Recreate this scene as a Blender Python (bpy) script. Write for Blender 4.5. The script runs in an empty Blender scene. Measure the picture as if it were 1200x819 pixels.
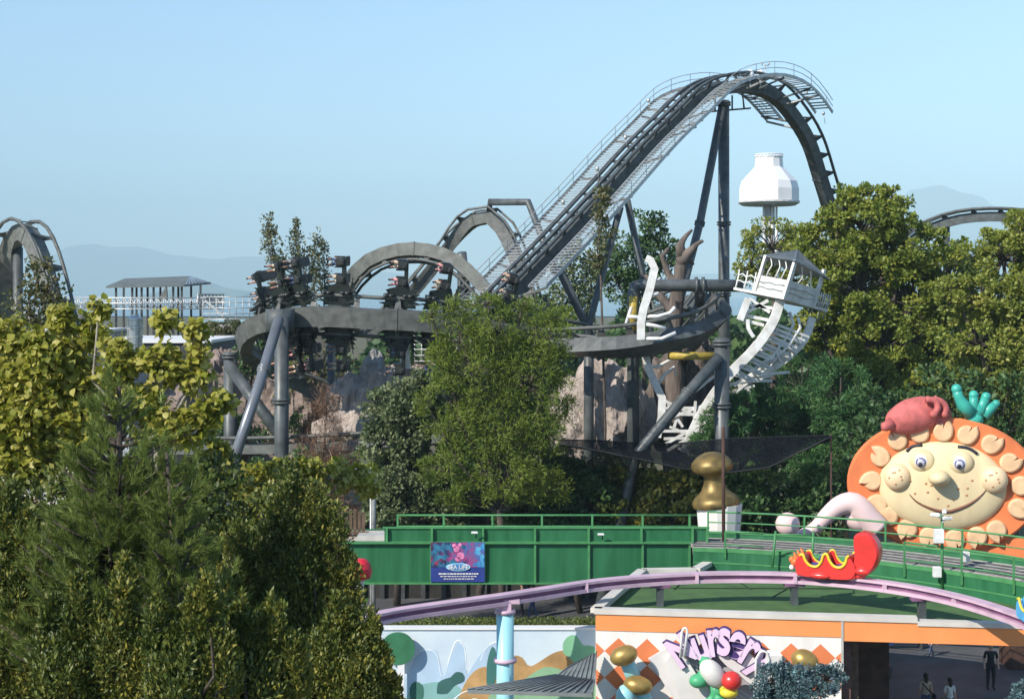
import bpy, math, random
import numpy as np
from mathutils import Vector, Matrix, noise
R = math.radians
scene = bpy.context.scene
col = scene.collection
H = 17.0; F = 1800.0; HY = 345.0
# ---------------- camera ----------------
cd = bpy.data.cameras.new('camera'); cam = bpy.data.objects.new('camera', cd); col.objects.link(cam)
cam.location = (0, 0, H); cam.rotation_euler = (R(90), 0, 0)
cd.sensor_width = 36; cd.lens = 54; cd.shift_y = -64.5/1200; cd.clip_end = 60000; cd.clip_start = 0.5
scene.camera = cam
# ---------------- sky and sun ----------------
SUN_EL = 36.0
sdir = Vector((-0.74*math.cos(R(SUN_EL)), -0.67*math.cos(R(SUN_EL)), math.sin(R(SUN_EL)))).normalized()
w = bpy.data.worlds.new('World'); scene.world = w; w.use_nodes = True
nt = w.node_tree; bg = nt.nodes['Background']
sk = nt.nodes.new('ShaderNodeTexSky'); sk.sky_type = 'NISHITA'; sk.sun_disc = False
sk.sun_elevation = R(SUN_EL); sk.sun_rotation = math.atan2(sdir.x, sdir.y)
sk.altitude = 60; sk.air_density = 1.0; sk.dust_density = 0.1; sk.ozone_density = 4.5
nt.links.new(sk.outputs[0], bg.inputs[0]); bg.inputs[1].default_value = 0.130
sl = bpy.data.lights.new('sun', 'SUN'); so = bpy.data.objects.new('sun', sl); col.objects.link(so)
sl.energy = 4.8; sl.angle = R(0.5); sl.color = (1.0, 0.93, 0.82)
so.rotation_euler = sdir.to_track_quat('Z', 'Y').to_euler()
scene.view_settings.view_transform = 'Standard'; scene.view_settings.look = 'None'
scene.view_settings.gamma = 1; scene.view_settings.exposure = 0.74
try: scene.view_settings.use_curve_mapping = False
except Exception: pass
scene.cycles.max_bounces = 6; scene.cycles.transparent_max_bounces = 12; scene.cycles.volume_bounces = 0

def P(px, py, Y): return Vector(((px-600)/F*Y, Y, H+(HY-py)/F*Y))
def S(n, Y): return n*Y/F

# ---------------- materials ----------------
MATS = {}
def mat(name, c, rough=0.6, metal=0.0, var=0.12, scale=1.5, bump=0.0, bscale=20.0, spec=0.4, c2=None, c2amt=0.5, stretch=None):
    m = bpy.data.materials.new(name); m.use_nodes = True
    n = m.node_tree.nodes; l = m.node_tree.links; b = n['Principled BSDF']
    b.inputs['Roughness'].default_value = rough; b.inputs['Metallic'].default_value = metal
    b.inputs['Specular IOR Level'].default_value = spec
    tc = n.new('ShaderNodeTexCoord'); mp = n.new('ShaderNodeMapping'); l.new(tc.outputs['Object'], mp.inputs[0])
    if stretch: mp.inputs['Scale'].default_value = stretch
    nz = n.new('ShaderNodeTexNoise'); nz.inputs['Scale'].default_value = scale; nz.inputs['Detail'].default_value = 7
    l.new(mp.outputs[0], nz.inputs[0])
    rp = n.new('ShaderNodeValToRGB'); e = rp.color_ramp.elements
    a = c2 if c2 else tuple(x*(1-var) for x in c); d = c if c2 else tuple(min(1, x*(1+var)) for x in c)
    e[0].position = .5-.18*(1 if not c2 else c2amt); e[0].color = (*a, 1); e[1].position = .66; e[1].color = (*d, 1)
    l.new(nz.outputs[0], rp.inputs[0]); l.new(rp.outputs[0], b.inputs['Base Color'])
    if bump:
        nb = n.new('ShaderNodeTexNoise'); nb.inputs['Scale'].default_value = bscale; nb.inputs['Detail'].default_value = 8
        l.new(mp.outputs[0], nb.inputs[0])
        bp = n.new('ShaderNodeBump'); bp.inputs['Strength'].default_value = bump; bp.inputs['Distance'].default_value = 0.1
        l.new(nb.outputs[0], bp.inputs['Height']); l.new(bp.outputs[0], b.inputs['Normal'])
    MATS[name] = m; return m
def leafmat(name, cols, trans=0.35, rough=0.45, spec=0.35):
    m = bpy.data.materials.new(name); m.use_nodes = True
    n = m.node_tree.nodes; l = m.node_tree.links; b = n['Principled BSDF']
    g = n.new('ShaderNodeNewGeometry'); rp = n.new('ShaderNodeValToRGB'); e = rp.color_ramp.elements
    e[0].color = (*cols[0], 1); e[1].color = (*cols[-1], 1)
    for i, c in enumerate(cols[1:-1]):
        x = e.new((i+1)/(len(cols)-1)); x.color = (*c, 1)
    tc = n.new('ShaderNodeTexCoord'); nz = n.new('ShaderNodeTexNoise'); nz.inputs['Scale'].default_value = 0.7; nz.inputs['Detail'].default_value = 3
    l.new(tc.outputs['Object'], nz.inputs[0])
    ad = n.new('ShaderNodeMath'); ad.operation = 'MULTIPLY_ADD'; ad.inputs[1].default_value = 0.6
    mm = n.new('ShaderNodeMath'); mm.operation = 'MULTIPLY_ADD'; mm.inputs[1].default_value = 1.3; mm.inputs[2].default_value = -0.42
    l.new(nz.outputs[0], mm.inputs[0]); l.new(g.outputs['Random Per Island'], ad.inputs[0]); l.new(mm.outputs[0], ad.inputs[2])
    l.new(ad.outputs[0], rp.inputs[0]); l.new(rp.outputs[0], b.inputs['Base Color'])
    b.inputs['Roughness'].default_value = rough; b.inputs['Specular IOR Level'].default_value = spec
    tr = n.new('ShaderNodeBsdfTranslucent'); l.new(rp.outputs[0], tr.inputs[0])
    mx = n.new('ShaderNodeMixShader'); mx.inputs[0].default_value = trans
    l.new(b.outputs[0], mx.inputs[1]); l.new(tr.outputs[0], mx.inputs[2]); l.new(mx.outputs[0], n['Material Output'].inputs[0])
    MATS[name] = m; return m

steel = mat('grey_track_paint', (.088, .093, .086), .55, .0, .32, 2.2, spec=.5)
steel2 = mat('dark_track_paint', (.065, .075, .078), .55, .0, .35, 2.0, spec=.45)
steel3 = mat('pale_track_paint', (.12, .125, .112), .55, 0, .28, 1.8)
colm = mat('column_paint', (.075, .084, .085), .45, .1, .35, 1.6, spec=.5)
galv = mat('galvanised_steel', (.42, .43, .42), .45, .5, .2, 3)
white = mat('white_paint', (.78, .78, .76), .5, 0, .06, 2, c2=(.55, .54, .5), c2amt=1.0)
cleanwhite = mat('tower_white', (.72, .72, .72), .45, 0, .04, .5)
yellowp = mat('yellow_paint', (.36, .26, .045), .5, 0, .25, 3)
greenp = mat('green_girder_paint', (.024, .145, .06), .55, 0, .18, 2.2, c2=(.009, .095, .032), c2amt=1.1, stretch=(1.2, 1, .16), bump=.12, bscale=5)
greenr = mat('green_rail_paint', (.06, .22, .08), .5, 0, .15, 2)
pink = mat('pink_rail_paint', (.56, .39, .48), .42, 0, .12, 1.5)
pinkd = mat('mauve_rail_paint', (.20, .09, .17), .5, 0, .2, 2)
cyan = mat('light_blue_paint', (.30, .60, .66), .4, 0, .08, 1)
orange = mat('orange_render', (.76, .27, .085), .8, 0, .07, .7, .1, 30)
whitew = mat('white_render', (.76, .74, .70), .8, 0, .04, 1.5, .1, 30, c2=(.66, .63, .58), c2amt=.9, stretch=(1.5, 1.5, .3))
concrete = mat('pale_concrete', (.42, .41, .38), .85, 0, .2, 1.3, .2, 25)
turf = mat('green_roof_felt', (.07, .145, .042), .9, 0, .3, 1.4, .3, 12, c2=(.05, .10, .035), c2amt=1.1)
bed = mat('track_bed', (.40, .36, .32), .9, 0, .25, 2.5, .3, 20)
gold = mat('gold_paint', (.48, .32, .09), .42, .55, .15, 3, c2=(.35, .24, .08))
red = mat('red_gloss', (.62, .035, .03), .3, 0, .1, 2, spec=.6)
redm = mat('faded_red', (.48, .12, .11), .7, 0, .25, 2, .2, 12)
teal = mat('teal_paint', (.05, .38, .30), .35, 0, .12, 1.5)
discor = mat('sun_disc_orange', (.66, .18, .06), .65, 0, .14, .9, stretch=(1, 1, .4))
cream = mat('cream_face', (.72, .60, .36), .55, 0, .05, 1.1, c2=(.62, .49, .29), c2amt=1, stretch=(1, 1, .35))
petal = mat('peach_petal', (.68, .44, .25), .6, 0, .16, 2)
palepink = mat('pale_pink', (.74, .55, .53), .5, 0, .05, 1)
frk = mat('freckle_brown', (.45, .24, .12), .7)
ink = mat('dark_ink', (.02, .02, .035), .5)
brown = mat('brown_timber', (.11, .07, .045), .85, 0, .3, 4, .3, 25)
rust = mat('rusty_brown', (.06, .03, .022), .8, 0, .3, 4)
bark = mat('tree_bark', (.075, .06, .048), .9, 0, .35, 5, .5, 18)
barkp = mat('pale_bark', (.30, .27, .22), .9, 0, .3, 5, .4, 18)
fakebark = mat('sculpted_bark', (.125, .10, .085), .85, 0, .35, 2, .8, 6, stretch=(1, 1, .25))
rockm = mat('sculpted_rock', (.45, .385, .34), .9, 0, .3, 1.4, 1.0, 9, c2=(.26, .215, .19), c2amt=1, stretch=(1, 1, .35))
darkm = mat('dark_cladding', (.045, .048, .05), .7, 0, .3, 3)
roofm = mat('grey_sheet_roof', (.16, .18, .18), .6, .1, .2, 1.5)
roofd = mat('slate_sheet_roof', (.13, .15, .16), .5, .2, .2, 3)
silver = mat('silver_duct', (.55, .57, .58), .3, .9, .1, 3)
ground_m = mat('ground_soil_grass', (.07, .085, .03), .95, 0, .3, .15, .4, 6, c2=(.11, .09, .05))
lawnm = mat('lawn_green', (.06, .14, .025), .9, 0, .3, 2, .5, 20)
asph = mat('plaza_asphalt', (.10, .10, .105), .85, 0, .25, .6, .2, 30, c2=(.07, .07, .075))
hillm = mat('mountain_forest', (.05, .07, .05), .95, 0, .4, .002)
skin = mat('skin', (.55, .32, .23), .55, 0, .08, 5)
hairm = mat('dark_hair', (.03, .02, .015), .6)
cardark = mat('car_black_plastic', (.025, .028, .028), .4, 0, .3, 4, spec=.5)
cargreen = mat('car_green_grey', (.012, .018, .015), .45, 0, .3, 3)
blackp = mat('black_rubber', (.015, .015, .015), .6)
def shirt(i, c): return mat('cloth_'+i, c, .85, 0, .15, 8)
SH = {k: shirt(k, c) for k, c in dict(white=(.7, .7, .68), blue=(.12, .25, .55), pink=(.62, .28, .3), black=(.02, .02, .025), beige=(.5, .4, .3), denim=(.06, .09, .17), red=(.5, .05, .05), grey=(.2, .2, .2)).items()}

# ---------------- object helpers ----------------
def tag(o, label=None, cat=None, group=None, kind=None):
    if label: o['label'] = label
    if cat: o['category'] = cat
    if group: o['group'] = group
    if kind: o['kind'] = kind
    return o
def thing(name, label, cat, loc, group=None):
    o = bpy.data.objects.new(name, None); col.objects.link(o); o.location = Vector(loc)
    o.empty_display_size = .3
    return tag(o, label, cat, group)
def link(name, me, m, parent=None):
    o = bpy.data.objects.new(name, me); col.objects.link(o)
    if m is not None:
        for x in (m if isinstance(m, (list, tuple)) else [m]): me.materials.append(x)
    if parent: o.parent = parent
    return o
def worldloc(p):
    v = Vector((0, 0, 0))
    while p is not None: v = v+p.location; p = p.parent
    return v
class MB:
    def __init__(s): s.v = []; s.f = []; s.mi = []; s.sm = []; s.cur = 0; s.smooth = False
    def add(s, vs, fs, M=None):
        o = len(s.v)
        for v in vs:
            v = Vector(v); s.v.append(M @ v if M is not None else v)
        for f in fs: s.f.append([i+o for i in f]); s.mi.append(s.cur); s.sm.append(s.smooth)
        return s
    def box(s, c, size, rz=0, M=None, bev=0):
        x, y, z = [a/2 for a in size]; Rm = Matrix.Rotation(rz, 4, 'Z'); T = Matrix.Translation(Vector(c)) @ Rm
        if M is not None: T = M @ T
        vs = [(-x, -y, -z), (x, -y, -z), (x, y, -z), (-x, y, -z), (-x, -y, z), (x, -y, z), (x, y, z), (-x, y, z)]
        if bev:
            b = min(bev, x*.9, y*.9, z*.9); vs = []; 
            for zz, k in ((-z, b), (-z+b, 0), (z-b, 0), (z, b)):
                vs += [(-x+k+b*0, -y+k, zz), (x-k, -y+k, zz), (x-k, y-k, zz), (-x+k, y-k, zz)]
            fs = [(0, 3, 2, 1), (12, 13, 14, 15)]
            for r in range(3):
                for i in range(4):
                    j = (i+1) % 4; fs.append((r*4+i, r*4+j, r*4+4+j, r*4+4+i))
            return s.add(vs, fs, T)
        return s.add(vs, [(0, 3, 2, 1), (4, 5, 6, 7), (0, 1, 5, 4), (1, 2, 6, 5), (2, 3, 7, 6), (3, 0, 4, 7)], T)
    def tube(s, pts, r, n=8, cap=True):
        pts = [Vector(p) for p in pts]; rr = r if isinstance(r, (list, tuple)) else [r]*len(pts)
        vs = []; fs = []; prev = None
        for i, p in enumerate(pts):
            t = (pts[min(i+1, len(pts)-1)]-pts[max(i-1, 0)])
            if t.length < 1e-9: t = Vector((0, 0, 1))
            t.normalize()
            if prev is None: a = t.orthogonal().normalized()
            else:
                a = prev-t*prev.dot(t)
                a = a.normalized() if a.length > 1e-6 else t.orthogonal().normalized()
            prev = a; b = t.cross(a)
            for k in range(n):
                an = 2*math.pi*k/n; vs.append(p+(a*math.cos(an)+b*math.sin(an))*rr[i])
        for i in range(len(pts)-1):
            for k in range(n):
                j = (k+1) % n; fs.append((i*n+k, i*n+j, i*n+n+j, i*n+n+k))
        if cap: fs.append(tuple(range(n-1, -1, -1))); fs.append(tuple((len(pts)-1)*n+k for k in range(n)))
        sm = s.smooth; s.smooth = True; s.add(vs, fs); s.smooth = sm; return s
    def bar(s, a, b, r, n=6): return s.tube([a, b], r, n)
    def beam(s, a, b, wd, ht, up=(0, 0, 1)):
        a = Vector(a); b = Vector(b); t = (b-a).normalized(); u = Vector(up)
        sd = t.cross(u)
        if sd.length < 1e-4: sd = t.cross(Vector((0, 1, 0)))
        sd.normalize(); u = sd.cross(t)
        vs = []
        for p in (a, b):
            for x, y in ((-1, -1), (1, -1), (1, 1), (-1, 1)): vs.append(p+sd*x*wd/2+u*y*ht/2)
        return s.add(vs, [(0, 1, 2, 3), (7, 6, 5, 4), (0, 4, 5, 1), (1, 5, 6, 2), (2, 6, 7, 3), (3, 7, 4, 0)])
    def sweep(s, pts, prof, ups, cap=True):
        # prof list of (side, up)
        n = len(prof); vs = []; fs = []
        for i, p in enumerate(pts):
            t = (pts[min(i+1, len(pts)-1)]-pts[max(i-1, 0)]).normalized(); u = ups[i] if isinstance(ups, list) else Vector(ups)
            sd = t.cross(u).normalized(); uu = sd.cross(t)
            for a, b in prof: vs.append(p+sd*a+uu*b)
        for i in range(len(pts)-1):
            for k in range(n):
                j = (k+1) % n; fs.append((i*n+k, i*n+j, i*n+n+j, i*n+n+k))
        if cap: fs.append(tuple(range(n-1, -1, -1))); fs.append(tuple((len(pts)-1)*n+k for k in range(n)))
        return s.add(vs, fs)
    def ball(s, c, r, nu=20, nv=12, M=None, fn=None):
        if not isinstance(r, (tuple, list)): r = (r, r, r)
        c = Vector(c); vs = [(0, 0, 1)]; 
        for i in range(1, nv):
            th = math.pi*i/nv
            for k in range(nu):
                ph = 2*math.pi*k/nu; vs.append((math.sin(th)*math.cos(ph), math.sin(th)*math.sin(ph), math.cos(th)))
        vs.append((0, 0, -1)); fs = []
        for k in range(nu): fs.append((0, 1+k, 1+(k+1) % nu))
        for i in range(nv-2):
            for k in range(nu):
                a = 1+i*nu; fs.append((a+k, a+nu+k, a+nu+(k+1) % nu, a+(k+1) % nu))
        a = 1+(nv-2)*nu; L = len(vs)-1
        for k in range(nu): fs.append((a+k, L, a+(k+1) % nu))
        out = []
        for v in vs:
            q = Vector((v[0]*r[0], v[1]*r[1], v[2]*r[2]))
            if fn: q = fn(q)
            if M is not None: q = M @ q
            out.append(q+c)
        sm = s.smooth; s.smooth = True; s.add(out, fs); s.smooth = sm; return s
    def lathe(s, prof, c, n=24, M=None):
        c = Vector(c); vs = []; fs = []
        for r, z in prof:
            for k in range(n):
                a = 2*math.pi*k/n; q = Vector((r*math.cos(a), r*math.sin(a), z))
                if M is not None: q = M @ q
                vs.append(q+c)
        for i in range(len(prof)-1):
            for k in range(n):
                j = (k+1) % n; fs.append((i*n+k, i*n+j, i*n+n+j, i*n+n+k))
        fs.append(tuple(range(n-1, -1, -1))); fs.append(tuple((len(prof)-1)*n+k for k in range(n)))
        return s.add(vs, fs)
    def prism(s, poly, ext):
        n = len(poly); poly = [Vector(p) for p in poly]; ext = Vector(ext)
        fs = [tuple(range(n)), tuple(range(2*n-1, n-1, -1))]
        for i in range(n):
            j = (i+1) % n; fs.append((i, n+i, n+j, j))
        return s.add(poly+[p+ext for p in poly], fs)
    def build(s, name, m, parent=None, origin=None, fixn=True):
        org = worldloc(parent) if parent is not None else (Vector(origin) if origin is not None else None)
        if org is None:
            xs = [v.x for v in s.v]; ys = [v.y for v in s.v]; zs = [v.z for v in s.v]
            org = Vector(((min(xs)+max(xs))/2, (min(ys)+max(ys))/2, min(zs)))
        me = bpy.data.meshes.new(name)
        me.from_pydata([tuple(v-org) for v in s.v], [], s.f)
        for i, p in enumerate(me.polygons): p.use_smooth = s.sm[i]; p.material_index = s.mi[i]
        if fixn:
            import bmesh
            bm = bmesh.new(); bm.from_mesh(me); bmesh.ops.recalc_face_normals(bm, faces=bm.faces); bm.to_mesh(me); bm.free()
        me.update()
        o = link(name, me, m, parent)
        if parent is None: o.location = org
        return o
    def build_each(s, name, m, parent=None):
        par = list(range(len(s.v)))
        def fd(a):
            while par[a] != a: par[a] = par[par[a]]; a = par[a]
            return a
        for f in s.f:
            for i in f[1:]: par[fd(i)] = fd(f[0])
        comp = {}
        for k, f in enumerate(s.f): comp.setdefault(fd(f[0]), []).append(k)
        out = []
        for ks in comp.values():
            q = MB(); mp = {}
            for k in ks:
                for i in s.f[k]:
                    if i not in mp: mp[i] = len(q.v); q.v.append(s.v[i])
                q.f.append([mp[i] for i in s.f[k]]); q.mi.append(s.mi[k]); q.sm.append(s.sm[k])
            out.append(q.build(name, m, parent))
        return out
    def lbuild(s, name, m, parent=None):   # vertices already local
        me = bpy.data.meshes.new(name); me.from_pydata([tuple(v) for v in s.v], [], s.f)
        for i, p in enumerate(me.polygons): p.use_smooth = s.sm[i]; p.material_index = s.mi[i]
        import bmesh
        bm = bmesh.new(); bm.from_mesh(me); bmesh.ops.recalc_face_normals(bm, faces=bm.faces); bm.to_mesh(me); bm.free()
        return link(name, me, m, parent)

def catmull(pts, step, closed=False):
    pts = [Vector(p) for p in pts]; out = []
    for i in range(len(pts)-1):
        p0 = pts[max(i-1, 0)]; p1 = pts[i]; p2 = pts[i+1]; p3 = pts[min(i+2, len(pts)-1)]
        n = max(1, int(round((p2-p1).length/step)))
        for k in range(n):
            t = k/n
            out.append(.5*((2*p1)+(p2-p0)*t+(2*p0-5*p1+4*p2-p3)*t*t+(3*p1-p0-3*p2+p3)*t**3))
    out.append(pts[-1]); return out
def lerp_vecs(keys, n):
    out = []
    for i in range(n):
        x = i/(n-1)*(len(keys)-1); a = min(int(x), len(keys)-2); out.append(Vector(keys[a]).lerp(Vector(keys[a+1]), x-a).normalized())
    return out
# ---------------- foliage ----------------
TPL = {
 'leaf': (np.array([(0, 0, 0), (.34, .45, .07), (0, 1, -.05), (-.34, .45, .07)]), [(0, 1, 2), (0, 2, 3)]),
 'big': (np.array([(0, .05, 0), (.42, .18, .08), (.40, .6, .06), (0, 1.05, -.16), (-.40, .6, .06), (-.42, .18, .08), (0, .55, -.02)]), [(0, 1, 6), (1, 2, 6), (2, 3, 6), (3, 4, 6), (4, 5, 6), (5, 0, 6)]),
 'frond': (np.array([(0, 0, 0), (.09, .5, .03), (0, 1, -.12), (-.09, .5, .03)]), [(0, 1, 2), (0, 2, 3)]),
 'shoot': (np.array([(0, 0, 0), (.22, .5, .06), (0, 1, -.1), (-.22, .5, .06)]), [(0, 1, 2), (0, 2, 3)]),
 'needle': (np.array([(-.035, 0, 0), (.035, 0, 0), (0, 1, 0)]), [(0, 1, 2)]),
}
def leaf_mesh(name, pos, dirs, nrm, size, kind, origin, m, parent=None):
    tv, tf = TPL[kind]; N = len(pos); k = len(tv)
    d = dirs/np.maximum(np.linalg.norm(dirs, axis=1, keepdims=True), 1e-6)
    s = np.cross(d, nrm); s /= np.maximum(np.linalg.norm(s, axis=1, keepdims=True), 1e-6)
    u = np.cross(s, d)
    V = pos[:, None, :]+size[:, None, None]*(tv[None, :, 0, None]*s[:, None, :]+tv[None, :, 1, None]*d[:, None, :]+tv[None, :, 2, None]*u[:, None, :])
    V = V-np.array(origin)[None, None, :]
    tf = np.array(tf); nf = len(tf)
    Fc = (tf[None, :, :]+(np.arange(N)*k)[:, None, None]).reshape(-1)
    me = bpy.data.meshes.new(name)
    me.vertices.add(N*k); me.vertices.foreach_set('co', V.reshape(-1).astype(np.float32))
    me.loops.add(N*nf*3); me.loops.foreach_set('vertex_index', Fc.astype(np.int32))
    me.polygons.add(N*nf); me.polygons.foreach_set('loop_start', (np.arange(N*nf)*3).astype(np.int32))
    me.update(calc_edges=True)
    return link(name, me, m, parent)
def rnd_unit(rg, n):
    v = rg.normal(size=(n, 3)); return v/np.linalg.norm(v, axis=1, keepdims=True)
def tree(name, label, cat, base, blobs, n, size, m, kind='leaf', group=None, seed=1, clump=.3, subs=16, trunk_r=.2, bm=None, up=0.4, out=.6, droop=0.0, depth=.8, limbs=True, cname='crown', fill=.45, limbr=1.0, base_z=0.0, var=.35, zs=1.0):
    """blobs: (px, py, rx_px, ry_px[, dY])"""
    rg = np.random.default_rng(seed); bx, bY = base
    b0 = Vector(((bx-600)/F*bY, bY, base_z)); root = thing(name, label, cat, b0, group)
    B = []
    for q in blobs:
        dY = q[4] if len(q) > 4 else 0
        c = P(q[0], q[1], bY+dY); B.append((c, S(q[2], bY), S(q[2], bY)*depth, S(q[3], bY)))
    vol = np.array([b[1]*b[3]*(b[1]+b[3])/2 for b in B])**.75; vol = vol/vol.sum()
    PO = []; DI = []; NO = []; subc = []
    for b, f in zip(B, vol):
        ns = max(4, int(subs*(.5+f*len(B)/2))); cc = []
        for _ in range(ns):
            v = rnd_unit(rg, 1)[0]; r = rg.uniform(fill, 1.0)**.7
            cc.append((Vector((v[0]*b[1]*r, v[1]*b[2]*r, v[2]*b[3]*r))+b[0], rg.uniform(.65, 1.25)))
        subc.append((b, cc)); per = int(n*f/ns)+1
        for c, q in cc:
            rad = clump*min(b[1], b[3])*q*1.25
            v = rnd_unit(rg, per); rr = rg.uniform(.15, 1, (per, 1))**.5
            p = v*rr*rad*np.array([1.15, 1.15, .85*zs])*rg.uniform(.6, 1.5, (1, 3))
            PO.append(p+np.array(c))
            o = v*out+rnd_unit(rg, per)*.7+np.array([0, 0, up-droop])
            DI.append(o); NO.append(rnd_unit(rg, per)*.8+np.array([0, -.2, 1.0])+v*.5)
    PO = np.concatenate(PO); DI = np.concatenate(DI); NO = np.concatenate(NO)
    sz = size*rg.uniform(1-var, 1+var, len(PO))
    leaf_mesh(cname, PO, DI, NO, sz, kind, b0, m, root)
    # trunk and limbs
    mb = MB(); top = sum((b[0]*f for b, f in zip(B, vol)), Vector((0, 0, 0)))
    low = min(b[0].z-b[3]*.7 for b in B); fork = Vector((b0.x*.6+top.x*.4, b0.y*.6+top.y*.4, max(1.0, low)))
    mid = b0.lerp(fork, .5)+Vector((rg.normal()*.2, rg.normal()*.2, 0))
    mb.tube([b0, mid, fork], [trunk_r, trunk_r*.85, trunk_r*.7], 9)
    for b, cc in subc:
        c = b[0]; m1 = fork.lerp(c, .5)+Vector((rg.normal()*.25, rg.normal()*.25, -.1*abs(c.x-fork.x)))
        r0 = trunk_r*.5*limbr
        mb.tube([fork-Vector((0, 0, .1)), m1, c, c+Vector((0, 0, b[3]*.55))], [r0, r0*.7, r0*.45, r0*.15], 6)
        for q, _ in cc[:40]: mb.tube([c-Vector((0, 0, b[3]*.2)), c.lerp(q, .55)+Vector((0, 0, -.1*b[3])), q], [r0*.35, r0*.22, r0*.08], 4)
    mb.build('trunk', bm or bark, root)
    return root

# leaf materials
L_yel = leafmat('large_leaf_green', [(.09, .115, .015), (.26, .28, .03), (.44, .41, .08), (.60, .55, .20)], .45)
L_pine = leafmat('pine_needle', [(.075, .11, .025), (.16, .21, .045), (.28, .34, .08)], .28, .5)
L_laur = leafmat('privet_leaf', [(0.031, 0.054, 0.015), (0.069, 0.101, 0.021), (0.155, 0.178, 0.036), (0.364, 0.310, 0.057)], .25, .45)
L_locu = leafmat('locust_leaf', [(.08, .135, .02), (.18, .25, .035), (.30, .36, .065)], .45)
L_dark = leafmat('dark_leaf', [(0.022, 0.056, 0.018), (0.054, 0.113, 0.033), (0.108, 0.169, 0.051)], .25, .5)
L_grey = leafmat('grey_green_leaf', [(0.046, 0.083, 0.032), (0.123, 0.166, 0.069), (0.261, 0.290, 0.151)], .25, .5)
L_big = leafmat('plane_leaf', [(0.079, 0.129, 0.020), (0.192, 0.245, 0.037), (0.352, 0.359, 0.059)], .35)
L_lite = leafmat('light_leaf', [(0.123, 0.166, 0.025), (0.246, 0.290, 0.050), (0.399, 0.386, 0.088)], .4)
L_feath = leafmat('feather_leaf', [(.026, .091, .033), (.065, .169, .052), (.143, .247, .072)], .3)
L_spar = leafmat('sparse_leaf', [(.05, .07, .03), (.12, .13, .05), (.22, .19, .08)], .35)
L_blue = leafmat('blue_leaf', [(.03, .07, .07), (.07, .13, .14), (.16, .24, .26)], .15)
L_hedge = leafmat('hedge_leaf', [(.05, .07, .012), (.11, .14, .03), (.18, .2, .05)], .3)
L_bare = leafmat('dry_twig', [(.12, .06, .035), (.2, .11, .06)], .1)

# ---------------- the setting ----------------
def grid_sheet(name, x0, x1, y0, y1, z, m, kind='structure', nx=1, ny=1, fn=None):
    mb = MB(); vs = []; fs = []
    for j in range(ny+1):
        for i in range(nx+1):
            x = x0+(x1-x0)*i/nx; y = y0+(y1-y0)*j/ny; vs.append((x, y, z+(fn(x, y) if fn else 0)))
    for j in range(ny):
        for i in range(nx):
            a = j*(nx+1)+i; fs.append((a, a+1, a+nx+2, a+nx+1))
    mb.add(vs, fs); o = mb.build(name, m); o['kind'] = kind; return o
grid_sheet('ground', -26000, 26000, -2000, 40000, 0, ground_m)
lake_m = mat('lake_water', (.10, .17, .20), .25, 0, .05, .01)
grid_sheet('lake', -20000, 20000, 1150, 17500, .6, lake_m)
grid_sheet('plaza_pavement', -14, 42, 46, 98, .004, asph)
grid_sheet('service_yard', -75, -16, 84, 150, .006, concrete)
grid_sheet('lawn', -34, -8, 82, 100, .012, lawnm)
# mountains
def ridge(name, keys, Y, depth):
    mb = MB(); vs = []; fs = []; nx = 90; ny = 8
    xs = [k[0] for k in keys]; hs = [k[1] for k in keys]
    for j in range(ny+1):
        for i in range(nx+1):
            px = xs[0]+(xs[-1]-xs[0])*i/nx; h = float(np.interp(px, xs, hs)); x = (px-600)/F*Y
            hh = H+(HY-h)*Y/F
            t = j/ny; prof = math.sin(math.pi*min(1, t*1.0))
            nzv = 1+.18*noise.noise(Vector((x/900, t*4, 3)))+.08*noise.noise(Vector((x/300, t*9, 7)))
            vs.append((x*(1+.2*(t-.5)*depth/Y), Y+depth*(t-.5), max(-5, hh*prof*nzv if 0 < t < 1 else -5)))
    for j in range(ny):
        for i in range(nx): a = j*(nx+1)+i; fs.append((a, a+1, a+nx+2, a+nx+1))
    mb.smooth = True; mb.add(vs, fs); o = mb.build(name, hillm); o['kind'] = 'structure'
ridge('mountains', [(-900, 325), (-500, 300), (-100, 322), (40, 312), (80, 292), (110, 288), (150, 294), (165, 290), (200, 300), (260, 303), (330, 303), (420, 318), (560, 322), (700, 330), (900, 320)], 20000, 4000)
ridge('far_mountains', [(700, 332), (880, 318), (950, 290), (1010, 262), (1050, 236), (1080, 222), (1108, 215), (1122, 224), (1150, 238), (1185, 262), (1250, 290), (1400, 300), (1800, 340)], 18500, 5000)
ridge('low_hills', [(180, 345), (225, 332), (245, 330), (262, 337), (300, 342)], 9500, 1500)
# air
hz = MB(); hz.box((0, 11500, 749), (40000, 26000, 1502)); 
hm = bpy.data.materials.new('haze_air'); hm.use_nodes = True; hn = hm.node_tree.nodes; hn.remove(hn['Principled BSDF'])
pv = hn.new('ShaderNodeVolumePrincipled'); pv.inputs['Density'].default_value = .00013; pv.inputs['Color'].default_value = (.62, .89, 1.0, 1)
pv.inputs['Anisotropy'].default_value = -.20
hm.node_tree.links.new(pv.outputs[0], hn['Material Output'].inputs['Volume'])
HAZE = hz.build('haze', hm); HAZE['kind'] = 'stuff'

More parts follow.
